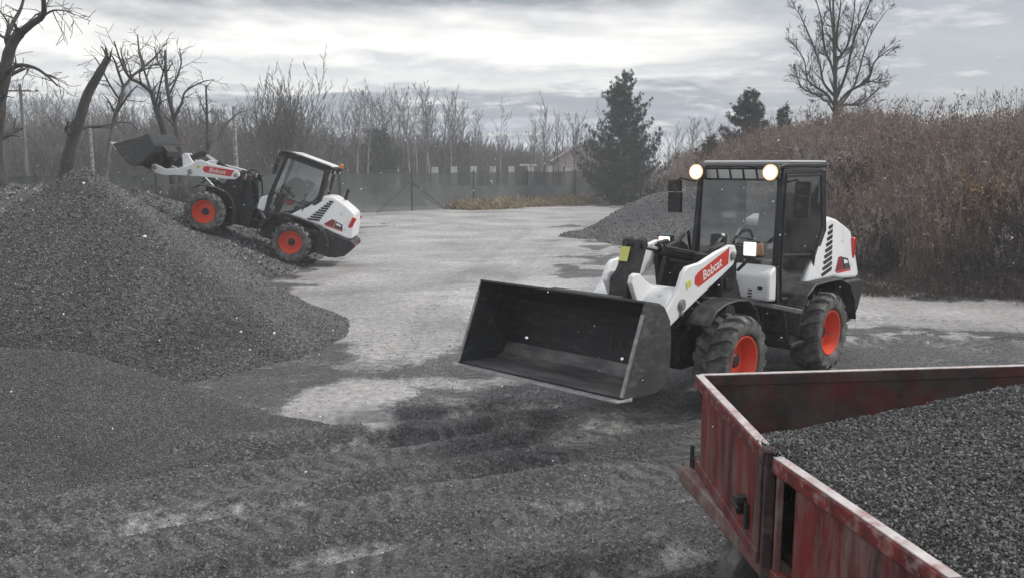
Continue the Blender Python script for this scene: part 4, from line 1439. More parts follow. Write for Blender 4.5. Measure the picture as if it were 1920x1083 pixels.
# floor, long beams, chassis
m = MB(); P4 = [tp(0, .02, 0), tp(TL, .02, 0), tp(TL, TW - .02, 0), tp(0, TW - .02, 0)]
m.add([(v.x, v.y, .62) for v in P4] + [(v.x, v.y, .655) for v in P4], [(0, 3, 2, 1), (4, 5, 6, 7), (0, 1, 5, 4), (1, 2, 6, 5), (2, 3, 7, 6), (3, 0, 4, 7)])
m.build('floor_plate', M['rust2'], tr)
quadbar('side_beam', tp(-.02, -.05, 0), tp(TL, -.05, 0), .545, .645, .10, M['rustbeam'], tr, 0, .012)
quadbar('side_beam', tp(-.02, .0, 0), tp(TL, .0, 0), .47, .543, .05, M['rustbeam'], tr, 0, .008)
quadbar('side_beam', tp(-.02, TW + .03, 0), tp(TL, TW + .03, 0), .545, .645, .08, M['rustbeam'], tr, 0, .012)
quadbar('cross_beam', tp(-.02, .0, 0), tp(-.02, TW, 0), .53, .64, .07, M['rustbeam'], tr, 0, .012)
for s_ in (1.0, 2.0, 3.0): quadbar('cross_beam', tp(s_, .06, 0), tp(s_, TW - .06, 0), .52, .615, .08, M['dark'], tr, 0, .01)
for t_ in (.5, 1.55): quadbar('chassis_rail', tp(.05, t_, 0), tp(TL + .8, t_, 0), .40, .515, .08, M['dark'], tr, 0, .01)
ax_c = tp(.78, 0, 0)
m = MB(); a = tp(.78, .12, .33); b = tp(.78, TW - .12, .33); m.cyl(a, b, .05, 12); m.box(tuple(tp(.78, .5, .40)), (.10, .6, .05), Euler((0, 0, R(6.7))).to_matrix()); m.build('axle', M['dark'], tr, smooth=True)
for t_ in (.20, TW - .20):
    c = tp(.78, t_, .33)
    m = MB(); m.lathe([(-.10, .17), (-.115, .22), (-.10, .31), (-.06, .33), (.06, .33), (.10, .31), (.115, .22), (.10, .17)], 32)
    w = m.build('wheel', M['rubber'], tr, smooth=True); w.location = c; w.rotation_euler = (0, 0, R(-83.3) + math.pi / 2)
    m = MB(); m.lathe([(-.09, .175), (-.06, .16), (-.03, .06), (-.08, .05), (-.08, 0)], 24); m.lathe([(.09, .175), (.06, .16), (.03, .06), (.08, .05), (.08, 0)], 24)
    m.build('rim', M['rustbeam'], w, smooth=True)
m = MB(); bar(m, tuple(tp(TL + .1, .7, .45)), tuple(tp(TL + 1.3, TW / 2, .45)), .08, .08); bar(m, tuple(tp(TL + .1, TW - .7, .45)), tuple(tp(TL + 1.3, TW / 2, .45)), .08, .08)
m.cyl(tuple(tp(TL + .9, TW / 2, 0.0)), tuple(tp(TL + .9, TW / 2, .55)), .035, 12)
m.build('drawbar', M['dark'], tr, bevel=.008)


# the load: heightfield in trailer coordinates
def plan_left(s):                       # how far the bowed left side stands out at s
    sb, sc = PB.dot(ax), PC.dot(ax)
    return np.interp(s, [0, sb, sc, TL], [0, PB.dot(tx_), PC.dot(tx_), 0])


def load_h(s, t):
    top = 1.185 + .06 * sst(0, .5, t) + .23 * sst(.1, 1.9, t) + .05 * sst(1.2, 2.4, s)
    right = 1.30 + (TW - t) * .7
    h = np.minimum(top, right)
    foot = .62 + (s - .25) * .74 + .16 * (t - .3)
    h = np.minimum(h, foot)
    h = np.minimum(h, 1.19 + (TL - s) * .6)
    h = np.minimum(h, 1.186 + np.clip(t - plan_left(s) - .03, 0, 9) * .50)
    spill = .055 * np.exp(-((s - PM.dot(ax) - .0) / .10) ** 2) * np.exp(-((t + .04) / .10) ** 2)
    return h + .035 * (fbm(s * 2.2, t * 2.2, 81, 3) - .5) + .014 * (fbm(s * 9, t * 9, 84, 3) - .5) + spill


ss = np.arange(.02, TL - .02, .03); tt = np.linspace(0, 1, 72)
S_, T_ = np.meshgrid(ss, tt)
L0 = plan_left(S_) + .018
Tt = L0 + (TW - .015 - L0) * T_
Hh = np.maximum(load_h(S_, Tt), .657)
V = np.array(ax)[None, None, :] * S_[..., None] + np.array(tx_)[None, None, :] * Tt[..., None]
V[..., 2] += Hh
I = np.arange(S_.size).reshape(S_.shape)
q = np.stack([I[:-1, :-1], I[:-1, 1:], I[1:, 1:], I[1:, :-1]], -1).reshape(-1, 4)
me = mesh_np('stone_load', V.reshape(-1, 3), q, M['load'], smooth=True)
ld = link('stone_load', me, None, (1.098, 4.85, 0))
tag(ld, 'heap of dark stone chippings filling the red trailer', 'gravel load')
n = 80000
s_ = RS.uniform(.1, 3.2, n); t_ = RS.rand(n)
l0 = plan_left(s_) + .030
t_ = l0 + (TW - .04 - l0) * t_ ** 1.25
h_ = load_h(s_, t_)
k = (h_ > .68)
# spilled stones on the rail by the post
ns = 260
s2 = PM.dot(ax) + RS.normal(0, .07, ns); t2 = RS.uniform(-.19, .02, ns); h2 = 1.205 + RS.uniform(0, .02, ns)
mrail = np.abs(t2 - plan_left(s2)) < .035
s_ = np.concatenate([s_[k], s2[mrail]]); t_ = np.concatenate([t_[k], t2[mrail]]); h_ = np.concatenate([h_[k], h2[mrail]])
P = np.array(ax)[None] * s_[:, None] + np.array(tx_)[None] * t_[:, None]
n = len(s_); sc = .0038 + .0070 * RS.rand(n) ** 2
P[:, 2] += h_ + sc * .3
scatter('stones', P, rand_rot(n), sc, RS.randint(0, 8, n), LOADST, ld)

# ------------------------------------------------------------------ far places given as picture directions (camera at origin)
_c, _s = math.cos(PITCH), math.sin(PITCH)


def at(px, py, y):
    """world point at forward distance y seen in the direction of that pixel"""
    a, b = (px - 960) / F_PX, -(py - 541.5) / F_PX
    r = np.array([a, _c + b * _s, -_s + b * _c])
    return np.array([0, 0, CAM_H]) + r * (y / r[1])


# ------------------------------------------------------------------ trees
class Wood:
    """gathers branch polylines and turns them into one tube mesh"""
    def __init__(s):
        s.br = []

    def mesh(s, name, mat, leaf=None):
        V, F, n = [], [], 0
        for P, rr, k in s.br:
            P = np.asarray(P); m = len(P)
            T = np.gradient(P, axis=0); T /= np.linalg.norm(T, axis=1)[:, None] + 1e-9
            ref = np.array([1.0, 0, 0]) if abs(T[0][2]) > .8 else np.array([0, 0, 1.0])
            U = np.cross(T, ref); U /= np.linalg.norm(U, axis=1)[:, None] + 1e-9
            W = np.cross(T, U)
            a = np.arange(k) * 2 * np.pi / k
            ring = P[:, None, :] + rr[:, None, None] * (np.cos(a)[None, :, None] * U[:, None, :] + np.sin(a)[None, :, None] * W[:, None, :])
            V.append(ring.reshape(-1, 3))
            i = np.arange(m - 1)[:, None] * k; j = np.arange(k)[None, :]; j2 = (j + 1) % k
            F.append(np.stack([i + j, i + j2, i + k + j2, i + k + j], -1).reshape(-1, 4) + n)
            n += m * k
        return mesh_np(name, np.concatenate(V), np.concatenate(F), mat, smooth=True)


def grow(w, rs, p, d, L, r, depth, maxd, up=.15, wig=.25, kids=(7, 5, 4, 3), spread=(.5, 1.0), ratio=(.42, .7), start=.25, min_r=.004, seg=5, sides=(8, 5, 4, 3, 3)):
    P = [np.array(p, float)]
    dv = np.array(d, float); dv /= np.linalg.norm(dv)
    for i in range(seg):
        dv = dv + rs.normal(0, wig, 3) * (.5 if depth == 0 else 1) / math.sqrt(seg) + np.array([0, 0, up]) / seg
        dv /= np.linalg.norm(dv)
        P.append(P[-1] + dv * L / seg)
    P = np.array(P)
    t = np.linspace(0, 1, seg + 1)
    rr = np.maximum(r * (1 - t * .82), min_r)
    w[0 if depth == 0 else 1].br.append((P, rr, sides[min(depth, len(sides) - 1)]))
    if depth >= maxd: return
    spawn(w, rs, P, rr, L, depth, maxd, up, wig, kids, spread, ratio, start, min_r, sides)


def spawn(w, rs, P, rr, L, depth, maxd, up, wig, kids, spread, ratio, start, min_r, sides):
    n = kids[min(depth, len(kids) - 1)]
    m = len(P) - 1
    for k in range(n):
        t = start + (1 - start) * (k + rs.rand()) / n
        t = min(t, .985)
        i = int(t * m); f = t * m - i
        q = P[i] * (1 - f) + P[i + 1] * f
        tang = P[i + 1] - P[i]; tang = tang / (np.linalg.norm(tang) + 1e-9)
        perp = np.cross(tang, rs.normal(0, 1, 3)); perp /= np.linalg.norm(perp) + 1e-9
        a = rs.uniform(*spread)
        nd = tang * math.cos(a) + perp * math.sin(a)
        rad = (rr[i] * (1 - f) + rr[i + 1] * f)
        grow(w, rs, q, nd, L * rs.uniform(*ratio) * (1.15 - .5 * t), max(rad * rs.uniform(.45, .7), min_r), depth + 1, maxd, up, wig, kids, spread, ratio, .15, min_r, 4 if depth < 2 else 3, sides)


def tree_obj(name, wd, base, bark, twig, label, cat='tree', group=None, crown='crown'):
    root = empty(name, base)
    tag(root, label, cat, group)
    link('trunk', wd[0].mesh('trunk', bark), root)
    if wd[1].br: link(crown, wd[1].mesh(crown, twig), root)
    return root


def wild_tree(seed, H, r, **kw):
    rs = np.random.RandomState(seed)
    wd = (Wood(), Wood())
    a = dict(maxd=4, up=.35, wig=.22, kids=(13, 6, 4, 3), spread=(.45, .95), ratio=(.30, .52), start=.28, seg=9, min_r=.009)
    a.update(kw)
    grow(wd, rs, (0, 0, -.2), (rs.normal(0, .05), rs.normal(0, .05), 1), H, r, 0, **a)
    return wd


def pix_limb(pts, d, dj=0.0, rs=None):
    out = []
    for i, (x, y) in enumerate(pts):
        dd = d + (0 if rs is None else dj * math.sin(i * 1.3 + 1) * .5)
        out.append(at(x, y, dd))
    return np.array(out)


def smooth_path(P, rr, k=4):
    P = np.asarray(P); n = len(P)
    t = np.linspace(0, n - 1, (n - 1) * k + 1)
    i = np.clip(t.astype(int), 0, n - 2); f = (t - i)[:, None]
    p0 = P[np.clip(i - 1, 0, n - 1)]; p1 = P[i]; p2 = P[i + 1]; p3 = P[np.clip(i + 2, 0, n - 1)]
    Q = .5 * (2 * p1 + (p2 - p0) * f + (2 * p0 - 5 * p1 + 4 * p2 - p3) * f ** 2 + (-p0 + 3 * p1 - 3 * p2 + p3) * f ** 3)
    return Q, np.interp(t, np.arange(n), rr)


def limb_tree(name, d, trunk, limbs, label, seed, bark, twig, twigL=1.6, maxd=3, kids=(4, 6, 4, 3), group=None, up=.1, min_r=.007, droop=False, ratio=(.45, .75), spread=(.5, 1.1), dj=1.2, fray=0):
    """trunk and limbs: ([(px, py)...], [radius in px...]); twigs grow on the limbs"""
    rs = np.random.RandomState(seed)
    k = d / F_PX * .56
    base = at(*trunk[0][0], d)
    wd = (Wood(), Wood())
    P, rr = smooth_path(pix_limb(trunk[0], d) - base, np.array(trunk[1]) * k)
    rr = rr * (1 + rs.normal(0, .06, len(rr)))
    wd[0].br.append((P, rr, 10))
    if fray:
        for q in range(6):
            grow(wd, rs, P[-1] + rs.normal(0, .04, 3), (rs.normal(0, .4), rs.normal(0, .4), 1), .35, rr[-1] * .4, 1, 1)
    allb = []
    for pts, rad in limbs:
        sg = rs.choice([-1, 1]) * dj
        Q = []
        for i, (x, y) in enumerate(pts):
            Q.append(at(x, y, d + sg * i / max(1, len(pts) - 1)) - base)
        Q, r2 = smooth_path(np.array(Q), np.array(rad) * k)
        Q[0] = Q[0]
        wd[1].br.append((Q, r2, 6)); allb.append((Q, r2))
    for Q, r2 in allb + ([(P, rr)] if not fray else []):
        spawn(wd, rs, Q, r2, twigL, 1, maxd, up, .3, kids, spread, ratio, .2, min_r, (8, 5, 4, 3, 3))
    root = empty(name, tuple(base)); tag(root, label, 'tree', group)
    link('trunk', wd[0].mesh('trunk', bark), root)
    link('crown', wd[1].mesh('crown', twig), root)
    return root


# --- embankment with dead weeds on the right
TOE = np.array([(30, 13.6), (16, 14.3), (9.6, 15.0), (7.2, 16.4), (6.5, 19), (6.0, 25), (6.0, 30), (6.9, 40), (9.5, 60), (12, 80)], float)


def bank_d(x, y):
    d = np.full(np.shape(x), 1e9)
    for a, b in zip(TOE[:-1], TOE[1:]):
        dd, _ = seg_dist(x, y, a, b); d = np.minimum(d, dd)
    inside = x > np.interp(y, TOE[:, 1], TOE[:, 0], left=99)
    return np.where(inside, d, -d)


def bank_h(x, y):
    d = bank_d(x, y)
    return -.25 + 1.75 * sst(-.6, 6.0, d) + .45 * (fbm(x * .5, y * .5, 91, 3) - .5) * sst(0, 2, d)


X, Y = np.meshgrid(np.arange(4.5, 46, .35), np.arange(13, 84, .35))
Z = bank_h(X, Y); kk = (bank_d(X, Y) > -.9)
I = np.arange(X.size).reshape(X.shape)
q = np.stack([I[:-1, :-1], I[:-1, 1:], I[1:, 1:], I[1:, :-1]], -1).reshape(-1, 4)
q = q[kk.reshape(-1)[q].all(1)]
M['earth'] = noise_mat('bank_earth', (.035, .030, .026), (.095, .080, .066), 3, (.9, 1), detail=9, bump=.6, bscale=12)
tag(link('embankment', mesh_np('embankment', np.stack([X, Y, Z], -1).reshape(-1, 3), q, M['earth'], smooth=True)), kind='structure')

# weed clump shapes
M['stalk'] = noise_mat('dead_stalks', (.14, .104, .082), (.35, .265, .212), 2.5, (.9, 1), detail=3)
M['stalk2'] = noise_mat('grey_stalks', (.24, .205, .185), (.50, .44, .40), 2.5, (.9, 1), detail=3)
M['stalk3'] = noise_mat('dark_stalks', (.045, .035, .030), (.12, .092, .08), 2.5, (.9, 1), detail=3)


def weed_mesh(seed, mat, n=46, H=1.7, spread=.42, plume=True):
    rs = np.random.RandomState(seed)
    V, F, c = [], [], 0

    def blade(p, q, r0, r1):
        nonlocal c
        t = q - p; t /= np.linalg.norm(t) + 1e-9
        u = np.cross(t, rs.normal(0, 1, 3)); u /= np.linalg.norm(u) + 1e-9
        w = np.cross(t, u)
        for k in range(3):
            a = k * 2.094
            V.append(p + r0 * (math.cos(a) * u + math.sin(a) * w))
        for k in range(3):
            a = k * 2.094
            V.append(q + r1 * (math.cos(a) * u + math.sin(a) * w))
        for k in range(3):
            k2 = (k + 1) % 3
            F.append((c + k, c + k2, c + 3 + k2, c + 3 + k))
        c += 6

    def leaf(p, d, L, wd):
        nonlocal c
        d = d / (np.linalg.norm(d) + 1e-9)
        u = np.cross(d, rs.normal(0, 1, 3)); u /= np.linalg.norm(u) + 1e-9
        V.extend([p, p + d * L * .5 + u * wd, p + d * L, p + d * L * .5 - u * wd]); F.append((c, c + 1, c + 2, c + 3)); c += 4
    for i in range(n):
        a = rs.uniform(0, 6.28); rr = spread * math.sqrt(rs.rand())
        p = np.array([rr * math.cos(a), rr * math.sin(a), -.15])
        lean = rs.normal(0, .16, 2)
        h = H * rs.uniform(.55, 1.12)
        m_ = p + np.array([lean[0] * h * .4, lean[1] * h * .4, h * .55])
        e = p + np.array([lean[0] * h * 1.2, lean[1] * h * 1.2, h])
        r0 = rs.uniform(.0045, .009)
        blade(p, m_, r0, r0 * .8); blade(m_, e, r0 * .8, r0 * .35)
        for k in range(rs.randint(4, 8)):        # side twigs and shrivelled leaves
            t = rs.uniform(.25, .98)
            q0 = p * (1 - t) + e * t if t < .5 else m_ * (1 - (t - .5) * 2) + e * (t - .5) * 2
            dd = np.array([rs.normal(0, .7), rs.normal(0, .7), rs.uniform(.1, 1)])
            L = rs.uniform(.08, .26)
            if rs.rand() < .45:
                blade(q0, q0 + dd / np.linalg.norm(dd) * L, r0 * .45, r0 * .2)
            else:
                leaf(q0, dd * np.array([1, 1, -.4 if rs.rand() < .5 else 1]), L * .55, rs.uniform(.008, .022))
        if plume and rs.rand() < .7:
            for k in range(7):
                leaf(e + rs.normal(0, .02, 3) - np.array([0, 0, rs.uniform(0, .22)]), np.array([rs.normal(0, .5), rs.normal(0, .5), 1]), rs.uniform(.05, .12), rs.uniform(.006, .014))
    return mesh_np('weed', np.array(V), np.array(F), mat)


WEEDS = proto_collection('weed_shapes', [weed_mesh(1, M['stalk']), weed_mesh(2, M['stalk'], 40, 1.9), weed_mesh(3, M['stalk2'], 46, 1.6), weed_mesh(4, M['stalk3'], 52, 1.35, .5),
                                         weed_mesh(5, M['stalk'], 34, 2.2, .35), weed_mesh(6, M['stalk2'], 30, 2.0, .5), weed_mesh(7, M['stalk3'], 60, .8, .6, False)])
n = 11500
wy = 14 + (62 - 14) * RS.rand(n) ** 1.7
wx = 5.5 + RS.rand(n) * (.68 * wy + 3 - 5.5 + 1.5)
d_ = bank_d(wx, wy)
gapn = fbm(wx * .7 + 30, wy * .7, 171, 3)
keep = (d_ > -.7) & (d_ < 14) & (RS.rand(n) < .45 + .55 * (d_ < 8)) & (RS.rand(n) < sst(.36, .54, gapn) * .97 + .05) & ((d_ > .05) | (RS.rand(n) < .35))
_b = at(1850, 372, 17.4)
keep &= ~((np.hypot(wx - _b[0], wy - _b[1]) < .55) | ((np.abs(wx / wy - _b[0] / _b[1]) < .035) & (wy < 17.4) & (RS.rand(n) < .6)))
wx, wy, d_ = wx[keep], wy[keep], d_[keep]
n = len(wx)
patch = fbm(wx * .35, wy * .35, 101, 3)
pick = np.where(RS.rand(n) < .25, RS.randint(0, 6, n), np.where(patch < .44, 3, np.where(patch < .52, 0, np.where(patch < .58, 4, 2))))
pick = np.where((patch > .50) & (RS.rand(n) < .4), 1, pick)
pick = np.where((d_ < .9), 6, np.where((d_ < 1.6) & (RS.rand(n) < .5), 3, pick))
sc = RS.uniform(.6, 1.25, n) * np.clip(.58 + d_ * .20, .58, 1.05) * (.50 + 1.05 * fbm(wx * .8, wy * .8, 131, 3))
sc = np.minimum(sc * 1.18, 1.4) * (1 - .12 * sst(.42, .58, wx / wy))
P = np.stack([wx, wy, bank_h(wx, wy) - .02], 1)
rot = np.stack([RS.normal(0, .10, n), RS.normal(0, .10, n), RS.uniform(0, 6.28, n)], 1)
wd_o = scatter('undergrowth', P, rot, sc, pick, WEEDS)
tag(wd_o, 'tall dead brown weeds covering the bank on the right', 'undergrowth')

# straw strip along the fence
def grass_mesh(seed, mat, n=40, H=.35):
    rs = np.random.RandomState(seed); V, F, c = [], [], 0
    for i in range(n):
        p = np.array([rs.normal(0, .14), rs.normal(0, .14), -.02]); L = H * rs.uniform(.5, 1.2)
        d = np.array([rs.normal(0, .5), rs.normal(0, .5), 1]); d /= np.linalg.norm(d)
        u = np.cross(d, rs.normal(0, 1, 3)); u /= np.linalg.norm(u)
        e = p + d * L + np.array([d[0], d[1], -.3]) * L * .4
        V += [p - u * .008, p + u * .008, p + d * L * .6 + u * .006, e]; F.append((c, c + 1, c + 2, c + 3)); c += 4
    return mesh_np('tuft', np.array(V), np.array(F), mat)


TUFTS = proto_collection('tuft_shapes', [grass_mesh(i, M['straw']) for i in range(4)])

# --- fence of shade netting
FA, FB = at(640, 404, 41.0), at(1078, 381, 54.0)
FA[2] = 0; FB[2] = 0
fa, fb = Vector(FA), Vector(FB)
fdir = (fb - fa) / 4.0
mnet, nn, ll, bb = newmat('shade_netting')
bb.inputs['Roughness'].default_value = .9
t_ = N(nn, 'ShaderNodeTexCoord'); nz = N(nn, 'ShaderNodeTexNoise'); nz.inputs['Scale'].default_value = 1.3; nz.inputs['Detail'].default_value = 5
mp = N(nn, 'ShaderNodeMapping'); mp.inputs['Scale'].default_value = (1, 1, .35); ll.new(t_.outputs['Object'], mp.inputs[0]); ll.new(mp.outputs[0], nz.inputs['Vector'])
rp = N(nn, 'ShaderNodeValToRGB'); rp.color_ramp.elements[0].position = .3; rp.color_ramp.elements[1].position = .7
rp.color_ramp.elements[0].color = (.055, .064, .060, 1); rp.color_ramp.elements[1].color = (.105, .117, .110, 1)
ll.new(nz.outputs[0], rp.inputs[0]); ll.new(rp.outputs[0], bb.inputs['Base Color'])
tb = N(nn, 'ShaderNodeBsdfTransparent'); ms = N(nn, 'ShaderNodeMixShader'); ms.inputs[0].default_value = .80
ll.new(tb.outputs[0], ms.inputs[1]); ll.new(bb.outputs[0], ms.inputs[2]); ll.new(ms.outputs[0], nn['Material Output'].inputs[0])
M['net'] = mnet
M['fencepost'] = noise_mat('fence_post_paint', (.03, .033, .032), (.055, .058, .056), 5, (.5, .7))
fence = empty('fence', tuple(fa)); tag(fence, 'long fence of dark green netting between thin posts behind the yard', 'fence')
pm = MB(); pm.cyl((0, 0, -.1), (0, 0, 2.06), .035, 10); pm.cyl((0, 0, 2.06), (0, 0, 2.08), .04, 10)
PMESH = pm.mesh('post', M['fencepost']); shade(PMESH, 40)
for i in range(-4, 6):
    p = fdir * i; q = fdir * (i + 1)
    po = link('post', PMESH, fence, tuple(p))
    if i == 5: break
    m = MB(); nxs = 14
    for a in range(nxs):
        t0, t1 = a / nxs, (a + 1) / nxs
        sag = lambda t: .05 * math.sin(math.pi * t) + .015 * math.sin(t * 23 + i)
        blg = lambda t, z: .05 * math.sin(math.pi * t) * math.sin(math.pi * z) + .02 * math.sin(t * 17 + i * 2)
        for b in range(4):
            z0, z1 = b / 4, (b + 1) / 4
            vs = []
            for t, z in ((t0, z0), (t1, z0), (t1, z1), (t0, z1)):
                c = p.lerp(q, t); nrm = Vector((-fdir.y, fdir.x, 0)).normalized()
                c = c + nrm * (blg(t, z) + .04); vs.append((c.x, c.y, .05 + z * (1.93 - sag(t))))
            m.add(vs, [(0, 1, 2, 3)])
    m.build('net_panel', M['net'], fence, smooth=True)
    m = MB(); m.tube([tuple(p.lerp(q, t) + Vector((0, 0, 2.0 - .03 * math.sin(math.pi * t)))) for t in np.linspace(0, 1, 7)], .008, 5); m.build('wire', M['fencepost'], fence)
for k, sgn in enumerate((-1, 1)):
    b = fdir * 1.0
    m = MB(); m.cyl((b.x, b.y, 1.55), tuple(b + fdir * sgn * .52), .025, 8); m.build('strut', M['fencepost'], fence, smooth=True)

n = 2600
u = RS.rand(n)
gpx = np.array(fa)[None, :] * 0 + (np.array(fa) + np.outer(1.65 + u * 2.45, np.array(fdir)))
off = RS.normal(-.35, .55, n)
nrm = np.array([-fdir.y, fdir.x, 0]) / fdir.length
gpx = gpx - nrm * (np.abs(off)[:, None] + .05)
gpx[:, 2] = ground_h(gpx[:, 0], gpx[:, 1])
g_o = scatter('dry_grass', gpx, np.stack([RS.normal(0, .2, n), RS.normal(0, .2, n), RS.uniform(0, 6.28, n)], 1), RS.uniform(.35, 1.5, n) * (.5 + fbm(gpx[:, 0] * .9, gpx[:, 1] * .9, 161, 3)), RS.randint(0, 4, n), TUFTS)
tag(g_o, 'strip of straw coloured dry grass along the foot of the fence', 'grass')

# --- white garden wall beyond the fence, and the pink house
M['render_white'] = noise_mat('white_render', (.62, .61, .60), (.76, .75, .74), 2, (.8, .95))
M['pink'] = noise_mat('pink_render', (.50, .36, .34), (.60, .44, .42), 1.5, (.8, .95))
M['rooftile'] = noise_mat('pale_pink_roof', (.52, .40, .385), (.66, .54, .52), 4, (.7, .9), bump=.4, bscale=8)
M['pane'] = noise_mat('dark_window', (.03, .03, .035), (.06, .06, .07), 3, (.1, .2))
DW = 78.0
wall = empty('garden_wall', tuple(at(880, 308, DW) * np.array([1, 1, 0]))); tag(wall, 'white pillared garden wall beyond the netting fence', 'wall')
w0 = np.array(wall.location)
pw = MB(); pw.box((0, 0, 1.0), (.55, .45, 2.35)); pw.box((0, 0, 2.19), (.58, .48, .05)); PIL = pw.mesh('pillar', M['render_white'])
for px in (710, 742, 815, 851, 888, 924, 959, 995, 1030, 1065, 1100, 1136):
    p = at(px, 308, DW) - w0
    link('pillar', PIL, wall, (p[0], p[1], RS.uniform(-.12, .05)))
def wall_slab(name, xa, xb, z0, z1, mat):
    a, b = at(xa, 308, DW) - w0, at(xb, 308, DW) - w0
    m = MB(); m.box(((a[0] + b[0]) / 2, a[1] + .02, (z0 + z1) / 2), (abs(b[0] - a[0]), .22, z1 - z0)); m.build(name, mat, wall)
wall_slab('wall_panel', 685, 699, 0, 2.0, M['render_white']); wall_slab('wall_panel', 720, 734, 0, 1.9, M['render_white'])
wall_slab('gate_beam', 974, 1006, 2.25, 2.42, M['render_white'])
wall_slab('wall_base', 640, 1140, -.05, .45, M['render_white'])
hp = at(1082, 308, 88.0); hp[2] = 0
house = empty('house', tuple(hp)); tag(house, 'small pink house with pale red roof half hidden by the evergreen', 'house')
m = MB(); m.box((0, 0, 1.45), (4.4, 6, 2.9)); m.build('wall', M['pink'], house)
m = MB(); m.prism([(-2.7, 2.75), (0, 4.5), (2.7, 2.75), (2.55, 2.70), (0, 4.32), (-2.55, 2.70)], -3.3, 3.3); m.build('roof', M['rooftile'], house)
m = MB(); m.prism([(-2.2, 2.9), (0, 4.3), (2.2, 2.9)], -2.98, 2.98); m.build('gable', M['pink'], house)
m = MB(); m.box((1.1, .6, 4.3), (.5, .5, 1.2)); m.build('chimney', M['pink'], house)
for x_ in (-1.2, 1.0):
    m = MB(); m.box((x_, -3.02, 1.7), (1.0, .08, 1.2)); wf = m.build('window', M['render_white'], house); m = MB(); m.box((x_, -3.07, 1.7), (.8, .03, 1.0)); m.build('pane', M['pane'], wf)

# --- poles
def pole(px, ytop, ybot, d, r, label, mat, arm=False):
    b = at(px, ybot, d); t = at(px, ytop, d)
    o = empty('utility_pole', (b[0], b[1], 0)); tag(o, label, 'pole')
    m = MB(); m.cyl((0, 0, -.2), (0, 0, t[2]), r, 10, r * .7); m.build('shaft', mat, o, smooth=True)
    if arm:
        m = MB(); m.box((0.1, 0, t[2] - .35), (1.7, .09, .09)); m.build('crossarm', mat, o)
        for x_ in (-.7, -.2, .4, .9):
            m = MB(); m.cyl((x_, 0, t[2] - .3), (x_, 0, t[2] - .14), .035, 8); m.build('insulator', M['render_white'], o, smooth=True)
pole(52, 158, 340, 46, .11, 'wooden utility pole with a crossarm at the left edge', M['barkgrey'], True)
pole(175, 210, 330, 44, .10, 'pale bare post behind the leaning broken trunk', M['birch'])
pole(444, 200, 330, 40, .11, 'pale tall post left of the bushy many stemmed tree', M['birch'])

# --- the named trees
limb_tree('bare_tree', 21.0, ([(-22, 430), (-16, 360), (-12, 290), (-6, 230), (6, 150), (20, 90), (38, 63)], [66, 52, 26, 22, 20, 17, 14]),
          [([(38, 63), (58, 46), (80, 30), (82, 5), (76, -30), (70, -70)], [13, 11, 9, 7, 5, 3]), ([(20, 92), (13, 72), (24, 44), (40, 14), (50, -30)], [12, 9, 7, 5, 3]),
           ([(10, 140), (34, 123), (66, 128), (92, 146), (108, 162)], [9, 7, 5, 3.5, 2]), ([(80, 32), (100, 20), (128, 22), (140, 30)], [4, 3, 2, 1]),
           ([(0, 190), (-30, 150), (-50, 90)], [7, 5, 3]), ([(13, 74), (-8, 60), (-30, 30)], [5, 4, 3])],
          'dark old bare tree with crooked limbs at the left edge of the photo', 5, M['bark'], M['twigdark'], 1.3, kids=(5, 6, 4, 3), up=-.1)
limb_tree('broken_tree', 25.0, ([(118, 350), (124, 318), (136, 262), (150, 222), (164, 178), (184, 142), (203, 108)], [26, 22, 17, 16, 15, 12.5, 10]),
          [([(146, 244), (168, 238), (196, 236), (220, 230), (246, 231)], [6, 5, 4, 3, 2]), ([(132, 255), (124, 244), (128, 230)], [7, 5, 3])],
          'leaning dark trunk with a snapped top and one low side branch', 6, M['bark'], M['twigdark'], .9, kids=(3, 3, 3), fray=1)
limb_tree('bare_tree', 31.0, ([(196, 345), (202, 290), (214, 226), (226, 190), (232, 162)], [11, 9, 7.5, 7, 6]),
          [([(232, 164), (222, 136), (216, 116), (206, 100)], [5, 4, 3, 2]), ([(232, 164), (252, 140), (270, 128), (262, 96)], [5, 4, 3, 2]), ([(226, 190), (206, 160), (190, 128), (178, 108)], [4, 3, 2.5, 1.5]),
           ([(220, 210), (240, 180), (258, 160)], [4, 3, 1.5])],
          'grey bare tree with a twisted crown just right of the snapped trunk', 7, M['barkgrey'], M['twigdark'], 1.6, kids=(6, 6, 4, 3))
limb_tree('bare_tree', 29.0, ([(326, 345), (318, 290), (304, 236), (292, 200), (284, 172)], [13, 11, 10, 9, 8]),
          [([(284, 172), (262, 156), (244, 146), (228, 120), (214, 78)], [7, 6, 5, 3.5, 2]), ([(244, 146), (262, 132), (286, 112), (304, 92)], [4.5, 4, 3, 2]),
           ([(288, 186), (276, 150), (262, 104), (258, 66)], [5, 4, 3, 2]), ([(292, 200), (300, 160), (310, 120)], [4, 3, 2])],
          'thick leaning bare tree with a spreading crown above the raised bucket', 8, M['bark'], M['twigdark'], 1.5, kids=(6, 6, 4, 3))
limb_tree('bare_tree', 33.0, ([(340, 345), (334, 270), (326, 220), (316, 180), (311, 140), (310, 95)], [10, 8, 7, 6, 5, 3.5]),
          [([(326, 222), (340, 196), (348, 172), (380, 154), (402, 150)], [4.5, 4, 3, 2, 1.2]), ([(316, 180), (330, 150), (340, 118), (336, 90)], [4, 3, 2.5, 1.5]), ([(311, 140), (296, 116), (290, 88)], [3, 2.5, 1.5])],
          'upright forked bare tree right of the thick leaning one', 9, M['bark'], M['twigdark'], 1.5, kids=(6, 6, 4, 3))
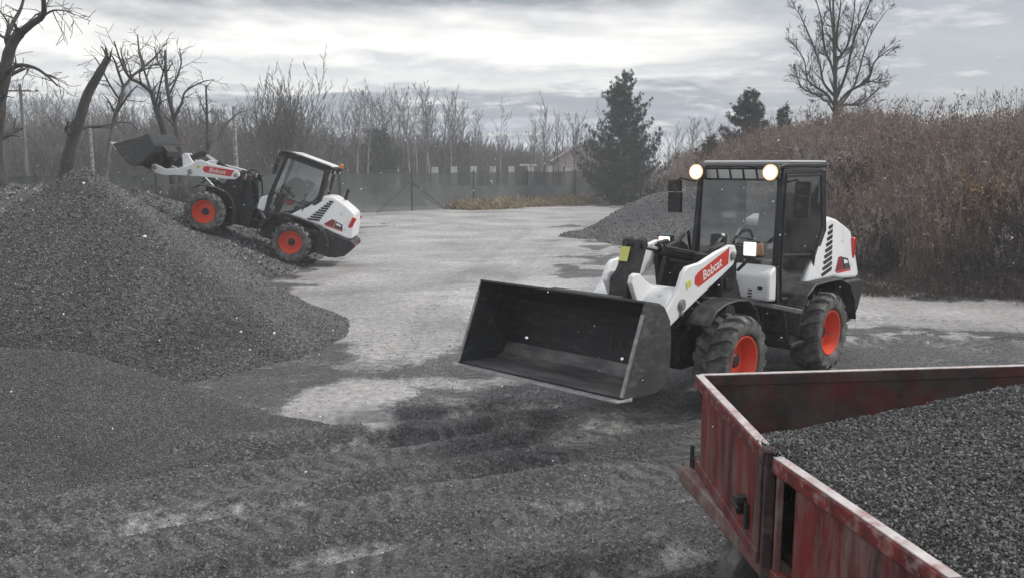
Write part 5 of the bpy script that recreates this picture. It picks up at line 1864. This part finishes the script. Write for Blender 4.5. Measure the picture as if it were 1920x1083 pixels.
limb_tree('bare_tree', 37.0, ([(390, 345), (389, 270), (388, 215), (386, 160)], [6, 5, 4, 2.5]),
          [([(389, 250), (402, 230), (410, 205)], [3, 2, 1]), ([(388, 220), (378, 196), (372, 178)], [2.5, 2, 1]), ([(408, 262), (424, 234), (446, 214), (470, 205)], [4, 3, 2, 1])],
          'slim dark bare tree between the upright forked tree and the pale post', 10, M['bark'], M['twigdark'], 1.0, kids=(5, 5, 4))
# many stemmed bushy tree behind the far loader
rs = np.random.RandomState(12)
wd = (Wood(), Wood()); b0 = at(532, 338, 47.0); b0[2] = 0
for k in range(34):
    a = rs.normal(0, .20); p = np.array([rs.normal(0, .5), rs.normal(0, .5), 0])
    H = rs.uniform(5.2, 7.0) * (1.25 if k in (3, 4) else 1) * (1 - .35 * min(1, abs(a) / .45))
    grow(wd if k < 6 else (wd[1], wd[1]), rs, p, (math.sin(a), rs.normal(0, .18), math.cos(a)), H, .055, 0, 3, up=.25, wig=.16, kids=(13, 5, 3), spread=(.25, .6), ratio=(.20, .38), start=.25, min_r=.010, seg=7, sides=(5, 3, 3, 3))
tree_obj('bushy_tree', wd, tuple(b0), M['barkgrey'], M['twig'], 'dense many stemmed bare tree with upswept shoots behind the far loader cab')
# right bare tree above the weeds
fan = []
for ex, ey, mx_, my_ in ((1478, 70, 1520, 150), (1496, 20, 1534, 120), (1520, -30, 1545, 90), (1548, -60, 1556, 70), (1575, -60, 1572, 80), (1604, -50, 1588, 80), (1640, -20, 1606, 80), (1662, 20, 1622, 100),
                         (1672, 90, 1620, 150), (1492, 130, 1530, 185), (1650, 165, 1610, 195)):
    by = 96 + 112 * min(1, abs(ex - 1566) / 85) + rnd.uniform(-8, 8)
    fan.append(([(1567, by), ((1567 + mx_) / 2, (by + my_) / 2 + 4), (mx_, my_), ((mx_ + ex) / 2, (my_ + ey) / 2), (ex, ey)], [7, 5.6, 4.4, 3.2, 1.8]))
fan = [([(x + rnd.uniform(-9, 9) * (0 < i < 4), y + rnd.uniform(-7, 7) * (0 < i < 4)) for i, (x, y) in enumerate(p)], [q * rnd.uniform(.5, .95) for q in r]) for p, r in fan]
t8 = limb_tree('bare_tree', 35.0, ([(1570, 330), (1569, 250), (1567, 205), (1566, 150), (1564, 80), (1562, 0), (1560, -60)], [11, 10, 9, 6.5, 4.5, 3, 1.5]), fan,
               'tall fine branched bare tree standing among the weeds on the right', 13, M['bark'], M['twigdark'], 1.30, maxd=4, kids=(6, 11, 6, 4), up=.30, min_r=.0055, spread=(.3, .7), dj=1.8)
# a few brown leaves still hanging
rs = np.random.RandomState(14); V = []; F = []; c = 0
crown = [o for o in t8.children if o.name.startswith('crown')][0]
cv = np.empty(len(crown.data.vertices) * 3, np.float32); crown.data.vertices.foreach_get('co', cv); cv = cv.reshape(-1, 3)
for i in rs.choice(len(cv), 620, replace=False):
    p = cv[i]; u = rs.normal(0, 1, 3); u /= np.linalg.norm(u); v = np.cross(u, rs.normal(0, 1, 3)); v /= np.linalg.norm(v); s_ = rs.uniform(.025, .06)
    V += [p - u * s_, p + v * s_ * .6, p + u * s_, p - v * s_ * .6]; F.append((c, c + 1, c + 2, c + 3)); c += 4
lv_ = link('leaves', mesh_np('leaves', np.array(V), np.array(F), M['twigbrown']), t8); tag(lv_, kind='stuff')


# --- evergreens
def conifer(name, base, H, Rm, seed, label, shape=.8, gap=.18, sprays=11, blades=9, blen=.28, sweep=.25, group=None, droop=.35, skirt=.0):
    rs = np.random.RandomState(seed)
    wd = (Wood(), Wood())
    P = np.array([[0, 0, -.2], [.03, .02, H * .35], [-.03, .03, H * .7], [0, 0, H]]); P, rr = smooth_path(P, [.17 * H / 8, .12 * H / 8, .07 * H / 8, .01])
    wd[0].br.append((P, rr, 8))
    V, F, c = [], [], 0
    z = .25
    while z < H * .985:
        rel = z / H
        nb = rs.randint(6, 9) if rel < .85 else 4
        lob = 1 + .0 * rel
        for k in range(nb):
            a = rs.uniform(0, 6.283)
            L = Rm * (1 - rel) ** shape * rs.uniform(.50, 1.22) * (1 + .26 * math.sin(3 * a + seed + z * .9)) + .12
            if rs.rand() < .10: L *= .5
            n = 6
            pts = []
            for i in range(n + 1):
                t = i / n
                pts.append([math.cos(a) * L * t, math.sin(a) * L * t, z + L * (sweep * t - droop * math.sin(t * 2.2) * .5 + .30 * t ** 3)])
            pts = np.array(pts)
            wd[1].br.append((pts, np.linspace(.028, .006, n + 1), 3))
            ns = max(3, int(sprays * L / Rm * 1.6))
            for j in range(ns):
                t = .18 + .82 * (j + rs.rand()) / ns
                i = min(int(t * n), n - 1); f = t * n - i
                q = pts[i] * (1 - f) + pts[i + 1] * f
                side = np.array([-math.sin(a), math.cos(a), 0]) * rs.choice([-1, 1])
                out = np.array([math.cos(a), math.sin(a), 0])
                w_ = (1 - t * .6) * L * .30
                q2 = q + side * w_ * rs.uniform(.1, 1) + out * w_ * rs.uniform(0, .8) + np.array([0, 0, rs.normal(0, .06)])
                for b in range(blades):
                    dv = out * rs.uniform(-.2, 1) + side * rs.normal(.2, .6) + np.array([0, 0, rs.normal(.15, .55)])
                    dv /= np.linalg.norm(dv)
                    u = np.cross(dv, rs.normal(0, 1, 3)); u /= np.linalg.norm(u)
                    l_ = blen * rs.uniform(.5, 1.15); ww = l_ * .085
                    V += [q2, q2 + dv * l_ * .5 + u * ww, q2 + dv * l_, q2 + dv * l_ * .5 - u * ww]; F.append((c, c + 1, c + 2, c + 3)); c += 4
        z += gap * rs.uniform(.7, 1.3) * (1.2 - .4 * rel)
    root = empty(name, tuple(base)); tag(root, label, 'tree', group)
    link('trunk', wd[0].mesh('trunk', M['bark']), root)
    br = link('branches', wd[1].mesh('branches', M['bark']), root)
    link('crown', mesh_np('crown', np.array(V), np.array(F), M['needle']), root)
    return root


b = at(1168, 372, 52.0); b[2] = 0
conifer('evergreen_tree', b, 7.95, 3.0, 21, 'big dark evergreen with a ragged pointed crown behind the gravel mound', shape=.74, sprays=24, blades=22, blen=.20, gap=.25)
b = at(1404, 260, 44.0); b[2] = 1.2
conifer('pine_tree', b, 4.95, 1.35, 22, 'dark evergreen rising from the weeds behind the lit loader cab', shape=.60, sprays=14, blades=15, blen=.21)
b = at(1330, 262, 40.0); b[2] = 1.2
conifer('pine_tree', b, 2.55, .65, 23, 'small dark evergreen top left of the larger one in the weeds', shape=.7, sprays=8, blen=.24)
b = at(1468, 250, 42.0); b[2] = 1.4
conifer('pine_tree', b, 3.8, .6, 24, 'slender dark evergreen tip between the larger evergreen and the bare tree', shape=.8, sprays=8, blen=.24)
b = at(712, 320, 72.0); b[2] = 0
conifer('evergreen_tree', b, 5.2, 1.55, 25, 'small dark evergreen in front of the bare wood beyond the fence', shape=.35, sprays=9, blen=.42)

# --- the bare wood behind
VAR = []
for k in range(7):
    wdv = wild_tree(200 + k, 11.0, .13 if k < 5 else .09, kids=(15 if k < 5 else 10, 6, 4, 2), start=.30 if k % 2 else .42, ratio=(.20, .36), up=.45, spread=(.4, .85), min_r=.013)
    VAR.append((wdv[0].mesh('trunk', M['birch'] if k in (1, 4) else M['barkgrey'] if k != 2 else M['bark']), wdv[1].mesh('crown', M['twig'] if k % 3 else M['twigdark'])))


def sil(px):
    return np.interp(px, [-80, 60, 150, 330, 420, 480, 600, 650, 690, 760, 840, 872, 900, 950, 1000, 1040, 1090, 1130, 1260, 1330, 1500], [165, 160, 178, 188, 200, 190, 195, 178, 168, 172, 172, 190, 238, 255, 246, 230, 215, 220, 225, 228, 235])


gw = 'bare trees of the wood beyond the fence'
k = 0
spots = []
for px in np.arange(-70, 1120, 7.6):
    spots.append((px + rnd.uniform(-5, 5), rnd.uniform(70, 105), sil(px) + rnd.gauss(0, 14)))
spots += [(937, 74, 188), (1014, 82, 178), (1022, 84, 196), (1006, 88, 205), (664, 66, 158), (795, 76, 160), (768, 70, 168), (735, 75, 164), (846, 80, 172)]
for px in np.arange(1255, 1520, 11):
    spots.append((px + rnd.uniform(-5, 5), rnd.uniform(80, 110), sil(px) + rnd.gauss(0, 12)))
for px, d, yt in spots:
    top = at(px, yt, d); H = max(3.5, top[2])
    v = rnd.randrange(5) if H > 7 else rnd.randrange(7)
    o = empty('bare_tree', (top[0], top[1], 0), (0, 0, rnd.uniform(0, 6.28)))
    where = 'behind the climbing loader and the old trees' if px < 450 else 'behind the bushy many stemmed tree' if px < 640 else 'beyond the fence, between the bushy tree and the big evergreen' if px < 1170 else 'far behind the mound, right of the big evergreen'
    look = ('grey', 'pale trunked', 'dark trunked', 'grey', 'pale trunked', 'thin grey', 'thin grey')[v]
    lone = {(937, 74): 'lone slim bare tree standing clear of the wood above the fence', (1014, 82): 'tallest bare tree of the small clump left of the big evergreen'}.get((px, d))
    tag(o, lone or 'bare %s tree %s' % (look, where), 'tree', None if lone else gw)
    s_ = H / 12.7
    o.scale = (s_ * rnd.uniform(.8, 1.15),) * 2 + (s_,)
    link('trunk', VAR[v][0], o); link('crown', VAR[v][1], o)

# far thicket that fills the wood as one mass
def thicket_mesh(seed, mat):
    rs = np.random.RandomState(seed); wd = (Wood(), Wood())
    for k in range(14):
        grow((wd[1], wd[1]), rs, (rs.normal(0, .9), rs.normal(0, .9), -.1), (rs.normal(0, .3), rs.normal(0, .3), 1), rs.uniform(2.0, 4.0), .03, 0, 2, up=.3, wig=.2, kids=(9, 5), spread=(.3, .8), ratio=(.25, .45), start=.15, min_r=.014, seg=4, sides=(3, 3, 3))
    return wd[1].mesh('thicket', mat)


THICK = proto_collection('thicket_shapes', [thicket_mesh(i, M['twig'] if i % 2 else M['twigdark']) for i in range(4)] + [thicket_mesh(9, M['twigbrown'])])
n = 1050
tpx = RS.uniform(-120, 1560, n); td = 62 + 75 * RS.rand(n)
tdx = (tpx - 960) / F_PX * td
fy = np.array(fa)[1] + (tdx - fa.x) * fdir.y / fdir.x
keep = (td > fy + 4) & ~((td < 88) & (np.abs(tpx - 1072) < 60)) & ~((td < DW + 3) & (tpx > 640) & (tpx < 1130))
keep &= bank_d(tdx, td) < 0
tdx, td, tpx = tdx[keep], td[keep], tpx[keep]; n = len(td)
sc = RS.uniform(.7, 1.5, n) * np.interp(tpx, [0, 450, 880, 1000, 1100], [1.15, 1.2, 1.0, .8, .9])
to = scatter('thicket', np.stack([tdx, td, np.zeros(n)], 1), np.stack([np.zeros(n), np.zeros(n), RS.uniform(0, 6.28, n)], 1), sc, RS.randint(0, 5, n), THICK)
tag(to, 'grey leafless thicket filling the wood beyond the fence', 'thicket')
# low scrub at the left behind the heaps
n = 90
tx2 = RS.uniform(-24, -9, n); ty2 = RS.uniform(25, 33, n)
so = scatter('scrub', np.stack([tx2, ty2, np.zeros(n)], 1), np.stack([np.zeros(n), np.zeros(n), RS.uniform(0, 6.28, n)], 1), RS.uniform(.25, .5, n), RS.randint(0, 4, n), THICK)
tag(so, 'low grey scrub at the left behind the heaps', 'scrub')

# --- saplings and one yellow bush on the weedy bank
SAP = []
for k in range(3):
    w_ = wild_tree(300 + k, 3.4, .022, kids=(12, 5, 3), maxd=3, start=.25, ratio=(.25, .45), up=.4, spread=(.3, .7), min_r=.004, seg=6, sides=(5, 4, 3, 3))
    SAP.append((w_[0].mesh('trunk', M['twigbrown']), w_[1].mesh('crown', M['twigbrown'])))
for px, d in ((1350, 36), (1385, 33), (1425, 34), (1450, 30), (1500, 31), (1525, 29), (1605, 28), (1640, 27), (1668, 24), (1698, 26), (1722, 23), (1760, 24), (1792, 22), (1835, 23), (1870, 22), (1905, 21)):
    p = at(px, 300, d); z = float(bank_h(np.array([p[0]]), np.array([p[1]]))[0])
    o = empty('sapling', (p[0], p[1], z), (0, 0, rnd.uniform(0, 6))); tag(o, 'thin bare sapling poking out of the dead weeds on the bank', 'sapling', 'saplings among the dead weeds')
    s_ = rnd.uniform(.45, .72); o.scale = (s_, s_, s_ * 1.05); v = rnd.randrange(3)
    link('trunk', SAP[v][0], o); link('crown', SAP[v][1], o)
# twiggy shrubs standing out of the weeds
def shrub_variant(seed, bark, twig):
    rs = np.random.RandomState(seed); w_ = (Wood(), Wood())
    for k in range(9):
        grow(w_, rs, (rs.normal(0, .14), rs.normal(0, .14), -.1), (rs.normal(0, .38), rs.normal(0, .38), 1), rs.uniform(1.3, 2.3), .016, 0, 3, up=.15, wig=.3, kids=(9, 5, 4), spread=(.35, .95), ratio=(.28, .5), start=.15, min_r=.0042, seg=6, sides=(4, 3, 3, 3))
    return w_[0].mesh('stem', bark), w_[1].mesh('crown', twig)


M['twigrust'] = noise_mat('rust_twigs', (.13, .092, .070), (.28, .205, .16), 3, (.85, 1))
M['twigpale'] = noise_mat('pale_twigs', (.20, .17, .15), (.38, .33, .30), 3, (.85, 1))
SHR = [shrub_variant(400, M['twigbrown'], M['twigrust']), shrub_variant(401, M['twigbrown'], M['twigpale']), shrub_variant(402, M['twigdark'], M['twigdark']), shrub_variant(403, M['twigbrown'], M['twigrust'])]
SHL = ('rust brown', 'pale tan', 'dark grey', 'rust brown')
for k in range(64):
    d = 15.6 + 26 * rnd.random() ** 1.5
    px = rnd.uniform(1290, 1935)
    p = at(px, 300, d); bd = float(bank_d(np.array([p[0]]), np.array([p[1]]))[0])
    if bd < .7 or bd > 10: continue
    z = float(bank_h(np.array([p[0]]), np.array([p[1]]))[0])
    v = rnd.randrange(4)
    o = empty('shrub', (p[0], p[1], z), (0, 0, rnd.uniform(0, 6.28))); tag(o, '%s twiggy shrub growing among the dead weeds on the bank' % SHL[v], 'shrub', 'twiggy shrubs on the weedy bank')
    s_ = rnd.uniform(.65, 1.2) * (.8 if p[0] / p[1] > .48 else 1); o.scale = (s_ * 1.15, s_ * 1.15, s_)
    link('stem', SHR[v][0], o); link('crown', SHR[v][1], o)
M['ochre'] = noise_mat('ochre_leaves', (.22, .14, .06), (.38, .25, .11), 4, (.8, .95))
p = at(1850, 372, 17.4); z = float(bank_h(np.array([p[0]]), np.array([p[1]]))[0])
ob = empty('yellow_bush', (p[0], p[1], z)); tag(ob, 'small ochre leaved bush glowing among the brown weeds at the right', 'bush')
rs = np.random.RandomState(31); wd = (Wood(), Wood())
Hb = max(1.2, 2.42 - (338 - 308) / F_PX * 17.4 - z)
for k in range(9): grow(wd, rs, (rs.normal(0, .08), rs.normal(0, .08), 0), (rs.normal(0, .14), rs.normal(0, .14), 1), Hb * rs.uniform(.6, 1.0), .012, 0, 2, up=.2, kids=(7, 4), spread=(.3, .8), ratio=(.3, .5), min_r=.003, seg=5, sides=(4, 3, 3))
link('stem', wd[0].mesh('stem', M['twigbrown']), ob); link('crown', wd[1].mesh('crown', M['twigbrown']), ob)
V, F, c = [], [], 0
for P_, r_, k_ in wd[1].br:
    for q in P_[1:]:
        for j in range(1 + (rs.rand() < .3)):
            u = rs.normal(0, 1, 3); u /= np.linalg.norm(u); v = np.cross(u, rs.normal(0, 1, 3)); v /= np.linalg.norm(v); s_ = rs.uniform(.022, .05); q2 = q + rs.normal(0, .04, 3)
            V += [q2 - u * s_, q2 + v * s_ * .6, q2 + u * s_, q2 - v * s_ * .6]; F.append((c, c + 1, c + 2, c + 3)); c += 4
lv_ = link('leaves', mesh_np('leaves', np.array(V), np.array(F), M['ochre']), ob); tag(lv_, kind='stuff')

# --- falling snow: little flakes in the air
M['snow'] = noise_mat('snow_flake', (.85, .86, .88), (.9, .9, .92), 3, (.8, .95))
bm = bmesh.new(); bmesh.ops.create_icosphere(bm, subdivisions=1, radius=1); fme = D.meshes.new('flake'); bm.to_mesh(fme); bm.free(); fme.materials.append(M['snow'])
FLAKE = proto_collection('flake_shapes', [fme])
n = 800
fy_ = 3.0 + 15 * RS.rand(n) ** .8
fx_ = RS.uniform(-.68, .68, n) * fy_; fz_ = RS.uniform(.05, 2.7, n)
fs_ = .0022 + .006 * RS.rand(n) ** 3
fo = scatter('snow', np.stack([fx_, fy_, fz_], 1), rand_rot(n), np.stack([fs_, fs_, fs_ * 1.4], 1), np.zeros(n), FLAKE)
tag(fo, 'sparse snowflakes drifting over the yard', 'snow')

# --- thin winter haze
m = MB(); m.box((0, 64, 6.2), (250, 160, 14.8))
hz = m.build('haze', [], None)
hm = D.materials.new('haze'); hm.use_nodes = True
hn, hl = hm.node_tree.nodes, hm.node_tree.links
hn.clear()
ho = N(hn, 'ShaderNodeOutputMaterial'); pv = N(hn, 'ShaderNodeVolumePrincipled')
pv.inputs['Color'].default_value = (.86, .88, .90, 1); pv.inputs['Density'].default_value = .0027; pv.inputs['Anisotropy'].default_value = 0.0
hl.new(pv.outputs[0], ho.inputs['Volume'])
hz.data.materials.append(hm); tag(hz, kind='stuff')
